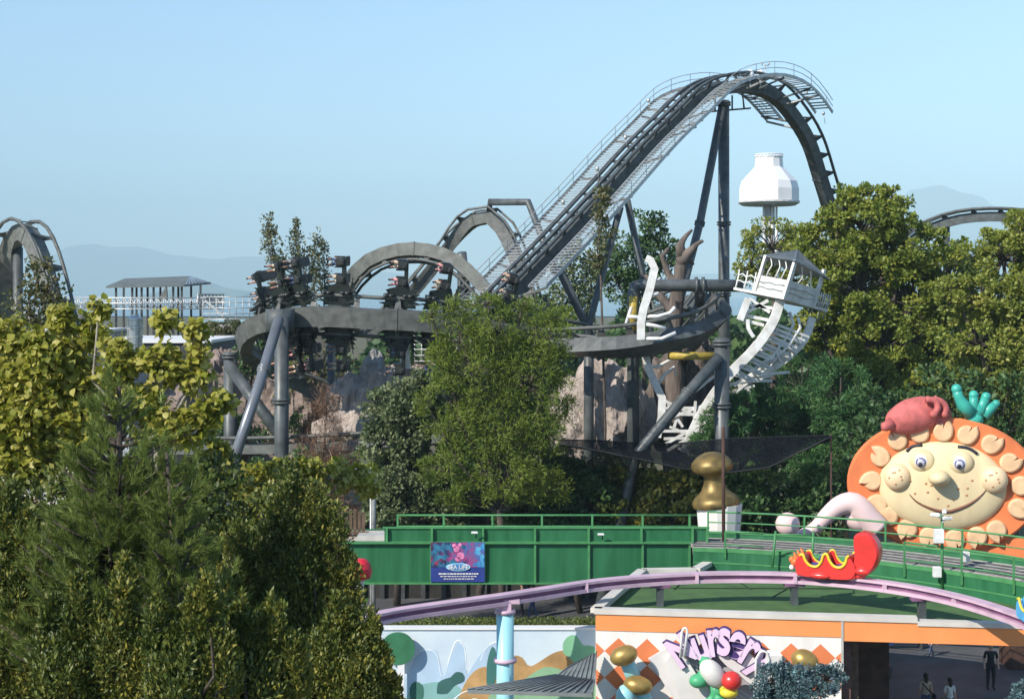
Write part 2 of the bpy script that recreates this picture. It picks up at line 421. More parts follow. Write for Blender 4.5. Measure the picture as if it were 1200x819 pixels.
# ---------------- roller coaster track ----------------
def track(name, label, pts, ups, spine=(.9, .9), gap=.75, gauge=1.3, tie=1.6, rr=.11, m=steel, rm=None, step=1.0, group='steel roller coaster track pieces', tiew=.16, cat='coaster track', seam=2.6):
    C = catmull([P(*p) for p in pts], step); U = lerp_vecs(ups, len(C)); root = thing(name, label, cat, C[len(C)//2], group)
    mb = MB(); w2, h = spine[0]/2, spine[1]/2
    mb.sweep(C, [(-w2, -h), (w2, -h), (w2, h), (-w2, h)], U); mb.build('spine', m, root)
    fr = []
    for i, p in enumerate(C):
        t = (C[min(i+1, len(C)-1)]-C[max(i-1, 0)]).normalized(); s = t.cross(U[i]).normalized(); u = s.cross(t); fr.append((p, t, s, u))
    for sg in (-1, 1):
        r = MB(); r.tube([p+s*sg*gauge/2+u*(h+gap) for p, t, s, u in fr], rr, 8); r.build('rail', rm or m, root)
    acc = 0; last = C[0]
    for i, (p, t, s, u) in enumerate(fr):
        acc += (p-last).length; last = p
        if acc >= tie or i == 0:
            acc = 0; tb = MB()
            for sg in (-1, 1):
                a = p+s*sg*w2*.7+u*(h-.03); b = p+s*sg*gauge/2+u*(h+gap-.02)
                q = [a-t*tiew*1.5, a+t*tiew*1.5, b+t*tiew*.6, b-t*tiew*.6]
                tb.prism([x-s*.03 for x in q], s*.07)
            tb.beam(p-s*gauge/2+u*(h+gap-rr), p+s*gauge/2+u*(h+gap-rr), tiew, .07, u)
            tb.build('cross_tie', rm or m, root)
    fb = MB(); acc = 0; last = C[0]
    for i, (p, t, s, u) in enumerate(fr):
        acc += (p-last).length; last = p
        if acc >= seam*4.5: acc = 0; fb.sweep([p-t*.05, p+t*.05], [(-w2-.04, -h-.04), (w2+.04, -h-.04), (w2+.04, h+.04), (-w2-.04, h+.04)], [u, u])
    if fb.v: fb.build_each('flange', m, root)
    return root, fr

# lift hill
pts = [(560, 388, 95.5), (600, 345, 98), (650, 293, 101), (700, 239, 104), (750, 183, 107.5), (788, 145, 110.5), (818, 116, 113), (848, 104, 115), (880, 102, 117), (908, 113, 119), (931, 139, 121), (948, 168, 123), (961, 208, 125), (974, 252, 127), (988, 310, 129), (1005, 380, 131)]
UL = [(-.5, -.5, .7)]*5+[(-.4, -.4, .8), (-.2, -.2, .95), (0, 0, 1), (.1, .1, 1), (.4, .4, .8), (.55, .55, .5), (.7, .6, .3), (.75, .6, .25), (.8, .6, .2), (.8, .6, .2), (.8, .6, .2)]
root, LF = track('lift_hill_track', 'tall dark grey coaster lift hill rising diagonally to a rounded crest with stepped catwalks', pts, UL, spine=(.8, .95), gap=.5, gauge=1.5, tie=1.5, rr=.12, m=steel2, rm=steel2)
LROOT = root
def seg(fr, x0, x1):
    return [f for f in fr if x0 <= 600+F*f[0].x/f[0].y <= x1]
for sg, (x0, x1), lab in ((-1, (575, 938), 'left stepped catwalk with see-through treads'), (1, (595, 932), 'right stepped catwalk with see-through treads')):
    q = seg(LF, x0, x1); g = MB(); a_, b_ = 1.75, 3.25
    for e in (a_, b_): g.sweep([p+s*sg*e+u*.5 for p, t, s, u in q], [(-.04, -.11), (.04, -.11), (.04, .11), (-.04, .11)], [u for p, t, s, u in q])
    for i in range(len(q)-1):
        for k in range(3):
            f = k/3; p = q[i][0].lerp(q[i+1][0], f); t, s, u = q[i][1], q[i][2], q[i][3]
            lv = Vector((0, 0, 1)) if u.z > .6 else u
            g.beam(p+s*sg*a_+u*.56, p+s*sg*b_+u*.56, .21, .03, (lv+u)*.5)
    for i in range(0, len(q), 5):
        p, t, s, u = q[i]; g.beam(p+s*sg*.5-u*.2, p+s*sg*b_+u*.38, .12, .14, u)
    o = g.build('catwalk', galv if sg < 0 else galv, root); o['label'] = lab
    h = MB()
    hs = [(b_, .95), (b_, .5)]
    for e, hh in hs: h.tube([p+s*sg*e+u*.5+Vector((0, 0, hh)) if u.z > .35 else p+s*sg*e+u*(.5+hh) for p, t, s, u in q], .028, 5)
    for i in range(0, len(q), 2):
        p, t, s, u = q[i]; b = p+s*sg*b_+u*.5; h.bar(b, b+(Vector((0, 0, .95)) if u.z > .35 else u*.95), .025, 4)
    h.build('handrail', galv, root)
ch = MB(); q = seg(LF, 560, 850)
ch.sweep([p+u*.95 for p, t, s, u in q], [(-.16, -.1), (.16, -.1), (.16, .1), (-.16, .1)], [u for p, t, s, u in q]); ch.build('chain_trough', steel2, root)
# platform brackets under the crest
br = MB()
for x0, sg, e0, e1 in ((800, 1, 3.3, 3.3), ):
    pass
q = seg(LF, 770, 960)
for i in range(0, len(q), 3):
    p, t, s, u = q[i]; xx = 600+F*p.x/p.y
    if xx < 930: br.beam(p+s*3.2+u*.3, p+s*.4-u*.3, .1, .12, u)
    if xx < 935: br.beam(p-s*3.2+u*.3, p-s*.4-u*.3, .1, .12, u)
br.build_each('platform_bracket', steel2, root)
# sensors & weather mast at the top
for x, Y in ((879, 116), (891, 117)): fl = MB(); fl.ball(P(x, 88, Y), (.32, .32, .42)); fl.bar(P(x, 104, Y), P(x, 90, Y), .06); fl.build('floodlight', cleanwhite, root)
ms = MB(); ms.bar(P(897, 104, 117), P(897, 76, 117), .035); ms.bar(P(893, 77, 117), P(901, 77, 117), .03)
for x in (893, 901): ms.ball(P(x, 75, 117), .09, 8, 6)
ms.build('wind_gauge_mast', galv, root)
for x, y, Y in ((700, 198, 100), (733, 161, 103), (760, 118, 106), (660, 237, 98), (945, 109, 122), (965, 133, 124)):
    lamp = MB(); lamp.ball(P(x, y, Y), (.13, .13, .17), 8, 6); lamp.bar(P(x, y, Y), P(x+2, y+12, Y), .03, 4); lamp.build('walkway_lamp', galv, root)


SUPG = 'grey steel support columns of the roller coaster'
def column(name, label, pts, r, m=colm, flange=(), cat='support column', group=SUPG, n=18, extra=None, cap=None):
    root = thing(name, label, cat, pts[0] if isinstance(pts[0], Vector) else P(*pts[0]), group)
    pp = [p if isinstance(p, Vector) else P(*p) for p in pts]
    mb = MB(); mb.tube(pp, r, n); mb.build('pipe', m, root)
    fb = MB()
    for (x, y, Y) in flange:
        c = P(x, y, Y); 
        d = (pp[-1]-pp[0]).normalized()
        for i in range(len(pp)-1):
            if min(pp[i].z, pp[i+1].z)-.3 <= c.z <= max(pp[i].z, pp[i+1].z)+.3 and abs(pp[i].z-pp[i+1].z) > .5: d = (pp[i+1]-pp[i]).normalized(); f = (c.z-pp[i].z)/(pp[i+1].z-pp[i].z); c = pp[i].lerp(pp[i+1], f)
        for k in (-.09, .09): fb.tube([c+d*(k-.06), c+d*(k+.06)], (max(r) if isinstance(r, list) else r)*1.28, n)
    base = min(pp, key=lambda v: v.z)
    if base.z < .2:
        fb.tube([Vector((base.x, base.y, 0)), Vector((base.x, base.y, .12))], (max(r) if isinstance(r, list) else r)*1.9, n)
    if fb.v: fb.build('flange_ring', m, root)
    return root
def G(px, Y): return Vector(((px-600)/F*Y, Y, 0))
column('support_column', 'tallest vertical grey column holding the crest of the lift hill', [G(849, 115), P(848, 118, 115)], .42, flange=[(848, 262, 115), (848, 122, 115), (848, 345, 115)])
column('support_column', 'leaning grey column meeting the tallest column under the lift crest', [P(770, 460, 106), P(805, 320, 110), P(820, 262, 112), P(846, 127, 114.6)], .30, flange=[(820, 262, 112)])
column('support_column', 'left leg of the grey frame under the middle of the lift hill', [G(652, 101), P(689, 385, 103), P(727, 243, 105)], .24)
column('support_column', 'right leg of the grey frame under the middle of the lift hill', [G(790, 108), P(757, 340, 106.5), P(735, 235, 105)], .24)
column('support_column', 'slanting grey brace under the lower lift hill left of the grey frame', [P(655, 315, 101), P(696, 400, 104), G(760, 107)], .28)
column('support_column', 'short grey post below the foot of the lift hill', [G(640, 99.5), P(640, 345, 100)], .24)
tb = thing('service_catwalk', 'thin truss crossbar tied behind the crest columns', 'catwalk', P(850, 140, 115.5))
m_ = MB()
for (a, b) in (((822, 132), (880, 127)), ((838, 112), (838, 131)), ((858, 112), (858, 129)), ((870, 110), (872, 127))): m_.bar(P(*a, 115.6), P(*b, 115.6), .07, 5)
m_.build('truss_bar', steel2, tb)

# front banked curve with the train
pts = [(690, 408, 95), (640, 399, 93), (590, 391, 92), (540, 382, 91.5), (490, 376, 91), (440, 374, 91), (390, 371, 91.3), (340, 372, 92), (305, 380, 93.6), (288, 393, 96), (287, 410, 98.5), (306, 424, 100), (335, 441, 100.5), (368, 462, 101), (405, 486, 101), (440, 505, 100)]
UC = [(0, 1, .5), (0, 1, .4), (0, 1, .2), (0, 1, .12), (0, 1, .1), (0.05, 1, .1), (.15, 1, .1), (.4, .9, .1), (.8, .6, .15), (1, .1, .25), (.9, -.3, .5), (.6, -.3, .8), (.2, .2, 1), (0, .2, 1), (0, .2, 1)]
UC = [(0, 1, .25)]*2+UC[2:]
root, CF = track('curved_track', 'grey banked coaster track sweeping across in front and curling back at its left end', pts, UC, spine=(1.15, .8), gap=.55, gauge=2.35, tie=1.9, rr=.12, m=steel, step=1.3)
# junction collar
mb = MB(); mb.tube([P(330, 362, 91.2)+Vector((0, -.55, 0)), P(330, 388, 91.2)+Vector((0, -.55, 0))], .85, 20); mb.build('support_collar', steel2, root)
c1 = column('support_column', 'thick vertical grey column under the left end of the banked track', [G(330, 90), P(330, 372, 90)], .42, flange=[(330, 470, 90)])
column('support_column', 'shiny grey column leaning left from the banked track down to the shrubs', [P(327, 374, 89.2), P(304, 450, 86), P(272, 545, 82.5)], .30, m=mat('shiny_column_paint', (.19, .20, .215), .28, .35, .15, 1), flange=[(303, 433, 87)])
column('support_column', 'short vertical grey column with a square cap left of the banked track', [G(270, 96), P(270, 413, 96)], .42, flange=[(270, 417, 96)])
column('support_column', 'grey strut falling right from the square capped column', [P(268, 428, 95.5), P(328, 510, 92.5)], .36)
column('support_column', 'grey post behind the lower riders of the train', [G(388, 99), P(388, 384, 99)], .26)
# lower ground-level track
root, _ = track('low_track', 'straight grey coaster track running low above the lawn behind the yellow leaves', [(195, 527, 93), (240, 526, 92.5), (300, 526, 92), (360, 524, 91.5), (420, 521, 91), (470, 517, 90.5), (520, 512, 90)], [(0, .1, 1)]*2, spine=(.7, .6), gap=.35, gauge=1.4, tie=2.2)
# arch / inversion
pts = [(370, 430, 105), (380, 395, 104.6), (392, 362, 104), (410, 330, 103.2), (436, 305, 102.2), (470, 294, 101.5), (505, 295, 101), (535, 307, 100.5), (562, 331, 100), (585, 362, 99.5), (605, 400, 99)]
UA = [(.9, 0, -.3), (.9, 0, -.35), (.85, 0, -.5), (.6, 0, -.8), (.3, -.1, -1), (0, -.1, -1), (-.2, -.1, -1), (-.5, -.1, -.85), (-.7, 0, -.7), (-.8, 0, -.6), (-.8, 0, -.6)]
track('arched_track', 'grey inverted arch of coaster track with its rails on the underside', pts, UA, spine=(1.3, .85), gap=.28, gauge=1.3, tie=2.2, rr=.1, m=steel3, rm=steel)
# distant small hill
pts = [(430, 395, 116), (455, 370, 115.5), (483, 343, 115), (512, 308, 114.5), (538, 274, 114), (556, 258, 113.5), (574, 255, 113), (588, 268, 112.5), (600, 292, 112), (612, 325, 111.5), (622, 360, 111)]
track('hump_track', 'grey coaster hump between the arch and the lift hill', pts, [(-.4, 0, 1), (-.6, -.2, .9), (-.6, -.2, .9), (-.4, -.2, 1), (0, 0, 1), (.4, -.1, .9), (.8, -.2, .6), (.9, -.2, .5)], spine=(.8, .9), gap=.3, gauge=1.5, tie=1.5, rr=.09, m=steel)
column('support_gantry', 'bent grey gantry pipe over the coaster hump left of the lift hill', [P(574, 249, 113.2), P(574, 237, 113.2), P(619, 237, 111.5), P(634, 275, 110), P(650, 320, 108)], .26, cat='support gantry')
column('support_column', 'grey post below the hump meeting the inverted arch', [G(546, 113), P(540, 300, 113)], .3)
column('support_column', 'grey bracket post on the right shoulder of the inverted arch', [G(541, 103), P(545, 330, 102), P(541, 296, 101.5)], .32)
# banked turn seen from above
pts = [(640, 406, 88), (690, 407, 87), (740, 406, 86.5), (785, 399, 86.5), (820, 389, 88), (842, 372, 91), (838, 360, 94.5), (815, 358, 97), (790, 362, 98.5), (765, 372, 99.5)]
root, TF = track('banked_turn_track', 'grey track turn with fin shaped ties curling round below the horizontal pipe', pts, [(0, .1, 1), (0, .35, .95), (0, .55, .8), (-.3, .6, .75), (-.6, .4, .7), (-.8, 0, .6), (-.5, -.5, .7), (-.1, -.5, .85)], spine=(1.3, .8), gap=.45, gauge=2.0, tie=1.4, rr=.12, m=steel2, rm=steel, tiew=.2, step=.9)
column('support_column', 'vertical grey column under the banked turn right of the white ladder', [G(846, 85), P(846, 396, 85)], .42, flange=[(846, 402, 85), (846, 475, 85)])
column('support_column', 'long grey diagonal strut crossing before the white lattice', [P(843, 418, 84.5), P(805, 462, 83.5), P(745, 534, 82), G(700, 80.5)], .30, flange=[(806, 461, 83.5)])
column('support_gantry', 'horizontal grey pipe gantry with left leg beside the white twisted ladder', [G(742, 90), P(742, 344, 90), P(744, 336, 90), P(750, 334.5, 90), P(820, 334.5, 90), P(870, 335, 90)], .36, flange=[], cat='support gantry')
mb = MB(); mb.tube([P(742, 347, 89.6), P(742, 388, 89.6)], .26, 10); mb.build('yellow_sleeve', yellowp, origin=P(742, 388, 89.6)); 
o = bpy.data.objects['yellow_sleeve']; g_ = [x for x in bpy.data.objects if x.name.startswith('support_gantry') and 'horizontal' in x.get('label', '')][0]
o.location = o.location-g_.location; o.parent = g_
fl = MB()
for x in (816, 824): fl.tube([P(x-1.5, 334.5, 90), P(x+1.5, 334.5, 90)], .5, 16)
fl.bar(P(820, 338, 90), P(820, 356, 91), .3, 12); fl.build('hanger', colm, g_)
column('padded_crossbar', 'yellow padded horizontal bar between the twisted ladder and the column', [P(783, 417, 86), P(838, 417, 86)], .22, m=yellowp, cat='crossbar', group=None)
column('support_column', 'grey column behind the rocks left of the white twisted ladder', [G(741, 93), P(741, 420, 93)], .33)
column('support_column', 'grey column beside the rocks, half hidden by the light green tree', [P(690, 395, 90), P(690, 470, 90), G(690, 90)], .3)
# upper left twist
pts = [(8, 420, 106), (5, 380, 105), (5, 330, 104), (10, 295, 102.5), (22, 274, 101), (34, 276, 99.5), (46, 300, 98), (57, 338, 97), (66, 376, 96), (74, 415, 95)]
track('twisting_track', 'grey coaster hill with plate ties at the far left edge', pts, [(-.9, -.9, 0), (-.9, -.9, .1), (-.8, -.8, .4), (-.3, -.6, .9), (.1, -.3, 1), (.5, -.3, .9), (.8, -.4, .5), (.9, -.4, .3), (.9, -.4, .3)], spine=(.75, 1.1), gap=.25, gauge=1.9, tie=1.35, rr=.12, m=steel3, rm=steel, tiew=.22)
column('support_column', 'dark grey column inside the hill at the far left edge', [G(22, 103), P(21, 290, 102)], .33)
pts = [(85, 395, 99), (90, 372, 99), (100, 358, 99.5), (108, 366, 100), (104, 385, 100.5)]
# far right hump
pts = [(1040, 310, 136), (1070, 281, 135), (1095, 266, 134), (1125, 257, 133), (1160, 254, 132), (1200, 256, 131), (1250, 264, 130)]
track('distant_hump_track', 'low dark coaster hump above the trees at the right edge', pts, [(-.2, 0, 1), (0, 0, 1), (0, 0, 1)], spine=(.7, .8), gap=.3, gauge=1.5, tie=2.0, rr=.12, m=steel2)
column('support_column', 'small post carrying the low coaster hump at the right edge', [G(1109, 134), P(1109, 266, 134)], .3)
# ---------------- people ----------------
def skin_mesh(name, joints, edges, rad, root_i, mats, fn, sub=1):
    me = bpy.data.meshes.new('tmp'); me.from_pydata(joints, edges, [])
    o = bpy.data.objects.new('tmp', me); col.objects.link(o)
    md = o.modifiers.new('s', 'SKIN'); ld = me.skin_vertices[0].data if me.skin_vertices else None
    if ld is None:
        me.attributes  # skin layer is made with the modifier at evaluation
        import bmesh
        bm = bmesh.new(); bm.from_mesh(me); bm.verts.layers.skin.verify(); bm.to_mesh(me); bm.free(); ld = me.skin_vertices[0].data
    for i, r in enumerate(rad): ld[i].radius = (r, r) if not isinstance(r, tuple) else r; ld[i].use_root = (i == root_i)
    sb = o.modifiers.new('d', 'SUBSURF'); sb.levels = sub; sb.render_levels = sub
    dg = bpy.context.evaluated_depsgraph_get(); dg.update()
    r = bpy.data.meshes.new_from_object(o.evaluated_get(dg)); r.name = name
    bpy.data.objects.remove(o)
    r.materials.clear()
    for m in mats: r.materials.append(m)
    for p in r.polygons: p.material_index = fn(p.center); p.use_smooth = True
    return r
def seated_mesh(shirt_m, trouser_m):
    J = [(0, 0, .0), (0, 0, .25), (0, 0, .48), (0, 0, .6), (0.02, 0, .72), (0.03, 0, .84)]
    E = [(0, 1), (1, 2), (2, 3), (3, 4), (4, 5)]; Rr = [(.17, .13), (.16, .11), (.18, .11), .06, .09, .085]
    for s in (-1, 1):
        b = len(J); J += [(.02, s*.1, 0), (.42, s*.13, .02), (.5, s*.14, -.38), (.6, s*.15, -.47)]; E += [(0, b), (b, b+1), (b+1, b+2), (b+2, b+3)]; Rr += [.1, .075, .055, .045]
        b = len(J); J += [(0, s*.21, .46), (.12, s*.25, .22), (.3, s*.16, .3), (.37, s*.14, .33)]; E += [(2, b), (b, b+1), (b+1, b+2), (b+2, b+3)]; Rr += [.06, .048, .038, .04]
    def fn(c):
        if c.z > .57: return 0
        if c.x > .2 and c.z > .15 and abs(c.y) > .06: return 0
        if c.z < -.08: return 0 if c.z > -.4 else 3
        if c.z < .13: return 2
        return 1
    return skin_mesh('seated_body', J, E, Rr, 0, [skin, shirt_m, trouser_m, blackp], fn)
def standing_mesh(shirt_m, trouser_m, stride=.12, arm=.1, bag=False):
    J = [(0, 0, .93), (0, 0, 1.15), (0, 0, 1.4), (0, 0, 1.5), (0.01, 0, 1.6), (.02, 0, 1.71)]
    E = [(0, 1), (1, 2), (2, 3), (3, 4), (4, 5)]; Rr = [(.16, .12), (.14, .1), (.17, .11), .055, .095, .08]
    for s in (-1, 1):
        b = len(J); k = stride*s
        J += [(0, s*.09, .88), (k*.9+.03, s*.1, .48), (k*1.6-.04, s*.1, .09), (k*1.6+.1, s*.12, .04)]; E += [(0, b), (b, b+1), (b+1, b+2), (b+2, b+3)]; Rr += [.1, .065, .045, .04]
        b = len(J); J += [(0, s*.2, 1.39), (-arm*s*.5, s*.25, 1.12), (arm*s+.08, s*.25, .88), (arm*s+.12, s*.25, .79)]; E += [(2, b), (b, b+1), (b+1, b+2), (b+2, b+3)]; Rr += [.06, .045, .034, .036]
    def fn(c):
        if c.z > 1.46: return 0
        if abs(c.y) > .19 and c.z < 1.18: return 0
        if c.z < .1: return 3
        if c.z < .95: return 2
        return 1
    return skin_mesh('standing_body', J, E, Rr, 0, [skin, shirt_m, trouser_m, blackp], fn, 2)
def hair_mesh(z, x=0.0, long=False):
    mb = MB(); mb.ball((x-.02, 0, z+.02), (.115, .105, .115), 12, 8)
    if long: mb.ball((x-.09, 0, z-.12), (.05, .09, .17), 10, 6)
    o = mb.lbuild('hair', hairm); me = o.data; bpy.data.objects.remove(o); return me
def face_bits(z, x, y0=0):
    mb = MB(); mb.ball((x+.105, 0, z), (.022, .016, .025), 6, 5)
    for s in (-1, 1): mb.ball((x+.088, s*.035, z+.03), (.012, .016, .01), 6, 5); mb.ball((x, s*.098, z), (.02, .012, .03), 6, 5)
    o = mb.lbuild('nose_and_ears', skin); me = o.data; bpy.data.objects.remove(o); return me
def person(mesh, label, loc, rz=0, scale=1, hair=None, group=None, face=None):
    o = bpy.data.objects.new('person', mesh); col.objects.link(o); o.location = loc; o.rotation_euler = (0, 0, rz); o.scale = (scale,)*3
    tag(o, label, 'person', group)
    if hair: h = bpy.data.objects.new('hair', hair); col.objects.link(h); h.parent = o
    if face: h = bpy.data.objects.new('nose_and_ears', face); col.objects.link(h); h.parent = o
    return o
# ---------------- train: rows of a wing coaster, heads pointing away from the camera ----------------
def car_parts():
    out = []
    mb = MB(); mb.box((0, 0, .25), (1.5, .85, .45), bev=.12); mb.box((.1, 0, .6), (1.0, .6, .4), bev=.15); mb.ball((.75, 0, .35), (.45, .4, .3), 12, 8)
    out.append(('chassis', mb, cardark))
    for s in (-1, 1):
        mb = MB(); mb.beam((-.35, s*.35, .1), (-.35, s*2.95, .1), .2, .2)
        mb.prism([(-.9, s*.5, .0), (.8, s*.5, .05), (.55, s*1.5, -.02), (-.5, s*1.75, -.05)], (0, 0, .3))
        for k in range(6): mb.prism([(-.5-.06*k, s*(.6+.2*k), .0), (-1.25+.05*k, s*(.75+.25*k), -.25-.05*k), (-.55-.05*k, s*(.95+.2*k), .0)], (0, 0, .07))
        for k in range(4): mb.prism([(.5, s*(.6+.22*k), .0), (1.05-.12*k, s*(.8+.22*k), -.2), (.5, s*(.85+.22*k), .0)], (0, 0, .07))
        out.append(('wing', mb, cargreen))
        for x in (-.5, .5):
            mb = MB()
            mb.box((x, s*1.17, 0), (.5, .16, .62), bev=.05)
            for z in (-.28, .28):
                mb.tube([(x-.12, s*1.1, z), (x-.12, s*1.24, z)], .13, 10); mb.tube([(x+.15, s*1.1, z), (x+.15, s*1.24, z)], .13, 10)
            out.append(('wheel_carrier', mb, cardark))
    return out
def seat_mb():
    mb = MB(); mb.box((-.08, 0, -.12), (.36, .42, .14), bev=.05); mb.box((-.3, 0, .4), (.16, .5, 1.05), bev=.06); mb.box((-.25, 0, .95), (.2, .34, .2), bev=.05)
    for s in (-1, 1): mb.box((-.05, s*.27, .05), (.5, .06, .3), bev=.02)
    mb.box((-.3, 0, -.3), (.22, .3, .3), bev=.05); return mb
def restraint_mb():
    mb = MB()
    for s in (-1, 1): mb.tube([(-.2, s*.17, .9), (.0, s*.17, .78), (.2, s*.15, .5), (.22, s*.1, .2)], .06, 7)
    mb.tube([(.22, -.14, .22), (.24, .14, .22)], .07, 7); mb.tube([(-.02, -.26, .75), (-.02, .26, .75)], .04, 6); return mb
meshes = {}
def keep(mb, nm, m):
    o = mb.lbuild(nm, m); me = o.data; bpy.data.objects.remove(o); return me
CP = [(n, keep(b, n, m)) for n, b, m in car_parts()]
SEAT = keep(seat_mb(), 'seat', cardark); REST = keep(restraint_mb(), 'restraint', mat('restraint_green', (.28, .36, .30), .4, 0, .2, 5))
RID = [seated_mesh(SH['pink'], SH['beige']), seated_mesh(SH['white'], SH['denim']), seated_mesh(SH['grey'], SH['pink']), seated_mesh(SH['beige'], SH['grey']), seated_mesh(SH['blue'], SH['beige'])]
RC = ['pink top', 'white top', 'dark grey top', 'beige top', 'blue top']
HR = hair_mesh(.8, .02)
SY = [1.85, 2.75]
ordn = ['leading', 'second', 'third', 'fourth', 'fifth', 'sixth', 'rearmost']
for i, px in enumerate((299, 317, 351, 399, 456, 519, 582)):
    best = None
    for (p, t, s, u) in CF:
        if p.y < 97.5 and p.z > 13:
            x = 600+F*p.x/p.y
            if best is None or abs(x-px) < best[0]: best = (abs(x-px), p, t, s, u)
    _, p, t, s, u = best
    fwd = -t if False else t   # the path runs towards the left, where the train heads
    X = fwd; Z = u; Yv = Z.cross(X)
    if i < 2: pass
    M = Matrix((X, Yv, Z)).transposed().to_4x4(); M.translation = p+u*(.4+.55); M = M @ Matrix.Scale(1.15, 4)
    car = bpy.data.objects.new('coaster_car', None); col.objects.link(car); car.matrix_world = M; car.empty_display_size = .3
    tag(car, '%s row of the wing coaster train counted from the left, seats banked on edge' % ordn[i], 'coaster car', 'rows of the banked wing coaster train')
    for n, me in CP:
        c = bpy.data.objects.new(n, me); col.objects.link(c); c.parent = car
    k = 0
    for sd in (1, -1):
        for y in SY:
            c = bpy.data.objects.new('seat', SEAT); col.objects.link(c); c.parent = car; c.location = (0, sd*y, .25)
            r = bpy.data.objects.new('restraint', REST); col.objects.link(r); r.parent = car; r.location = (0, sd*y, .25)
            ci = (i*3+k*2) % 5
            pr = bpy.data.objects.new('person', RID[ci]); col.objects.link(pr)
            pr.matrix_world = M @ Matrix.Translation((-.03, sd*y, .27))
            upper = (M.to_3x3() @ Vector((0, sd, 0))).z > 0
            tag(pr, 'rider in %s in the %s %s seat of the %s row from left' % (RC[ci], 'upper' if upper else 'lower', 'inner' if y == SY[0] else 'outer', ordn[i]), 'person', 'riders on the wing coaster train')
            h = bpy.data.objects.new('hair', HR); col.objects.link(h); h.parent = pr
            k += 1

# ---------------- white watchtower ----------------
Yt = 87
O_ = P(919, 348, 86)
wt = thing('watchtower', 'tilted white timber watchtower with grey metal roof on curved white legs', 'watchtower', O_)
va = P(885, 341.5, 88)-O_; vb = P(953, 358, 88.4)-O_; vc = P(932, 306, 86)-O_
Mt = Matrix((va, vb, vc)).transposed().to_4x4(); Mt.translation = O_
T3 = lambda x, y, z: Mt @ Vector((x, y, z))
def abox(mb, x0, x1, y0, y1, z0, z1): mb.add([T3(x, y, z) for z in (z0, z1) for x, y in ((x0, y0), (x1, y0), (x1, y1), (x0, y1))], [(0, 3, 2, 1), (4, 5, 6, 7), (0, 1, 5, 4), (1, 2, 6, 5), (2, 3, 7, 6), (3, 0, 4, 7)])
mb = MB(); abox(mb, -.04, 1.72, -.04, 1.5, -.07, 0); mb.build('deck', white, wt)
for q_ in ((0, 1, -.0, .03), (0, 1, .97, 1.0), (0, .03, .03, .97), (.97, 1, .03, .97)): mb = MB(); abox(mb, *q_, .0, .46); mb.build('wall_panel', white, wt)
for x, y in ((0, 0), (1, 0), (0, 1), (1, 1)): mb = MB(); abox(mb, x-.04, x+.04, y-.04, y+.04, 0.002, 1.03); mb.build('post', white, wt)
rv = [P(887, 300, 88.6), P(932, 306, 85.6), P(974, 328.5, 88.5), P(935, 322, 91)]; ap = P(935, 292.5, 88)
mb = MB(); mb.add(rv+[ap], [(0, 1, 4), (1, 2, 4), (2, 3, 4), (3, 0, 4), (3, 2, 1, 0)]); mb.build('roof', roofd, wt)
mb = MB()
for (a_, b_) in ((0, 1), (1, 2), (2, 3), (3, 0)):
    for k in range(1, 10): f = k/10; e_ = rv[a_].lerp(rv[b_], f); hgt = 1-abs(2*f-1); mid_ = rv[a_].lerp(rv[b_], .5); mb.bar(e_+Vector((0, 0, .01)), e_.lerp(ap+(e_-mid_)*.6, hgt*.96)+Vector((0, 0, .01)), .02, 4)
mb.build('roof_ribs', roofd, wt)
rg = random.Random(4)
def crook(q_, r=.045): mb = MB(); mb.tube(catmull(q_, .3), r, 5); return mb
for xx in (1.1, 1.4, 1.7): crook([T3(xx, 0, 0), T3(xx+.02, 0, .28), T3(xx+.06, 0, .52)]).build('railing_post', white, wt)
for z in (.2, .38): crook([T3(x, 0, z+.04*math.sin(x*19+z*7)) for x in (1.0, 1.15, 1.3, 1.45, 1.6, 1.74)]).build('railing_bar', white, wt)
for xx in (.28, .5, .78): crook([T3(xx, 0, .46), T3(xx+.06*rg.uniform(-1, 1), 0, .62), T3(xx-.07, 0, .78), T3(xx+.05, 0, .98)], .04).build('window_bar', white, wt)
for yy in (.3, .6): crook([T3(0, yy, .46), T3(0, yy+.08, .62), T3(0, yy-.05, .95)], .04).build('window_bar', white, wt)
for k in range(6): crook([T3(-.03, 1.05+k*.08, 0), T3(-.03, 1.07+k*.08, .2), T3(-.03, 1.03+k*.08, .42)], .03).build('railing_post', white, wt)
for z in (.15, .3): crook([T3(x, -.03, z+.03*math.sin(x*15+z*20)) for x in (0, .2, .4, .6, .8, 1.0)], .022).build('railing_bar', galv, wt); crook([T3(-.03, x, z+.03*math.sin(x*12+z*20)) for x in (0, .3, .6, .9, 1.2, 1.48)], .03).build('railing_bar', white, wt)
def wbeam(pts, wd, ht, name='leg', lab=None, m=white, Y=Yt):
    mb = MB(); C = catmull([P(*p) if len(p) == 3 else P(p[0], p[1], Y) for p in pts], .35)
    mb.sweep(C, [(-wd/2, -ht/2), (wd/2, -ht/2), (wd/2, ht/2), (-wd/2, ht/2)], Vector((0, 1, 0))); o = mb.build(name, m, wt)
    if lab: o['label'] = lab
wbeam([(914, 352), (908, 372), (896, 393), (878, 415), (857, 436), (838, 460), (818, 492), (802, 530)], .50, .35, lab='broad curved front leg')
wbeam([(877, 350), (872, 362), (867, 375)], .36, .3, lab='short stub leg under the left of the deck'); wbeam([(876, 374), (877, 385), (883, 395)], .2, .2, lab='thin curved hook beside the front leg')
wbeam([(952, 372, 89), (944, 395, 89), (930, 412, 89), (910, 428, 89), (888, 441, 89), (864, 451, 89)], .42, .3, lab='curved right hand leg')
mb = MB()
for a_, b_ in (((878, 350), (902, 366)), ((900, 352), (872, 368)), ((870, 369), (900, 375)), ((872, 357), (905, 361)), ((866, 374), (895, 381))): mb.beam(P(*a_, Yt+.3), P(*b_, Yt+.3), .18, .15, (0, 1, 0))
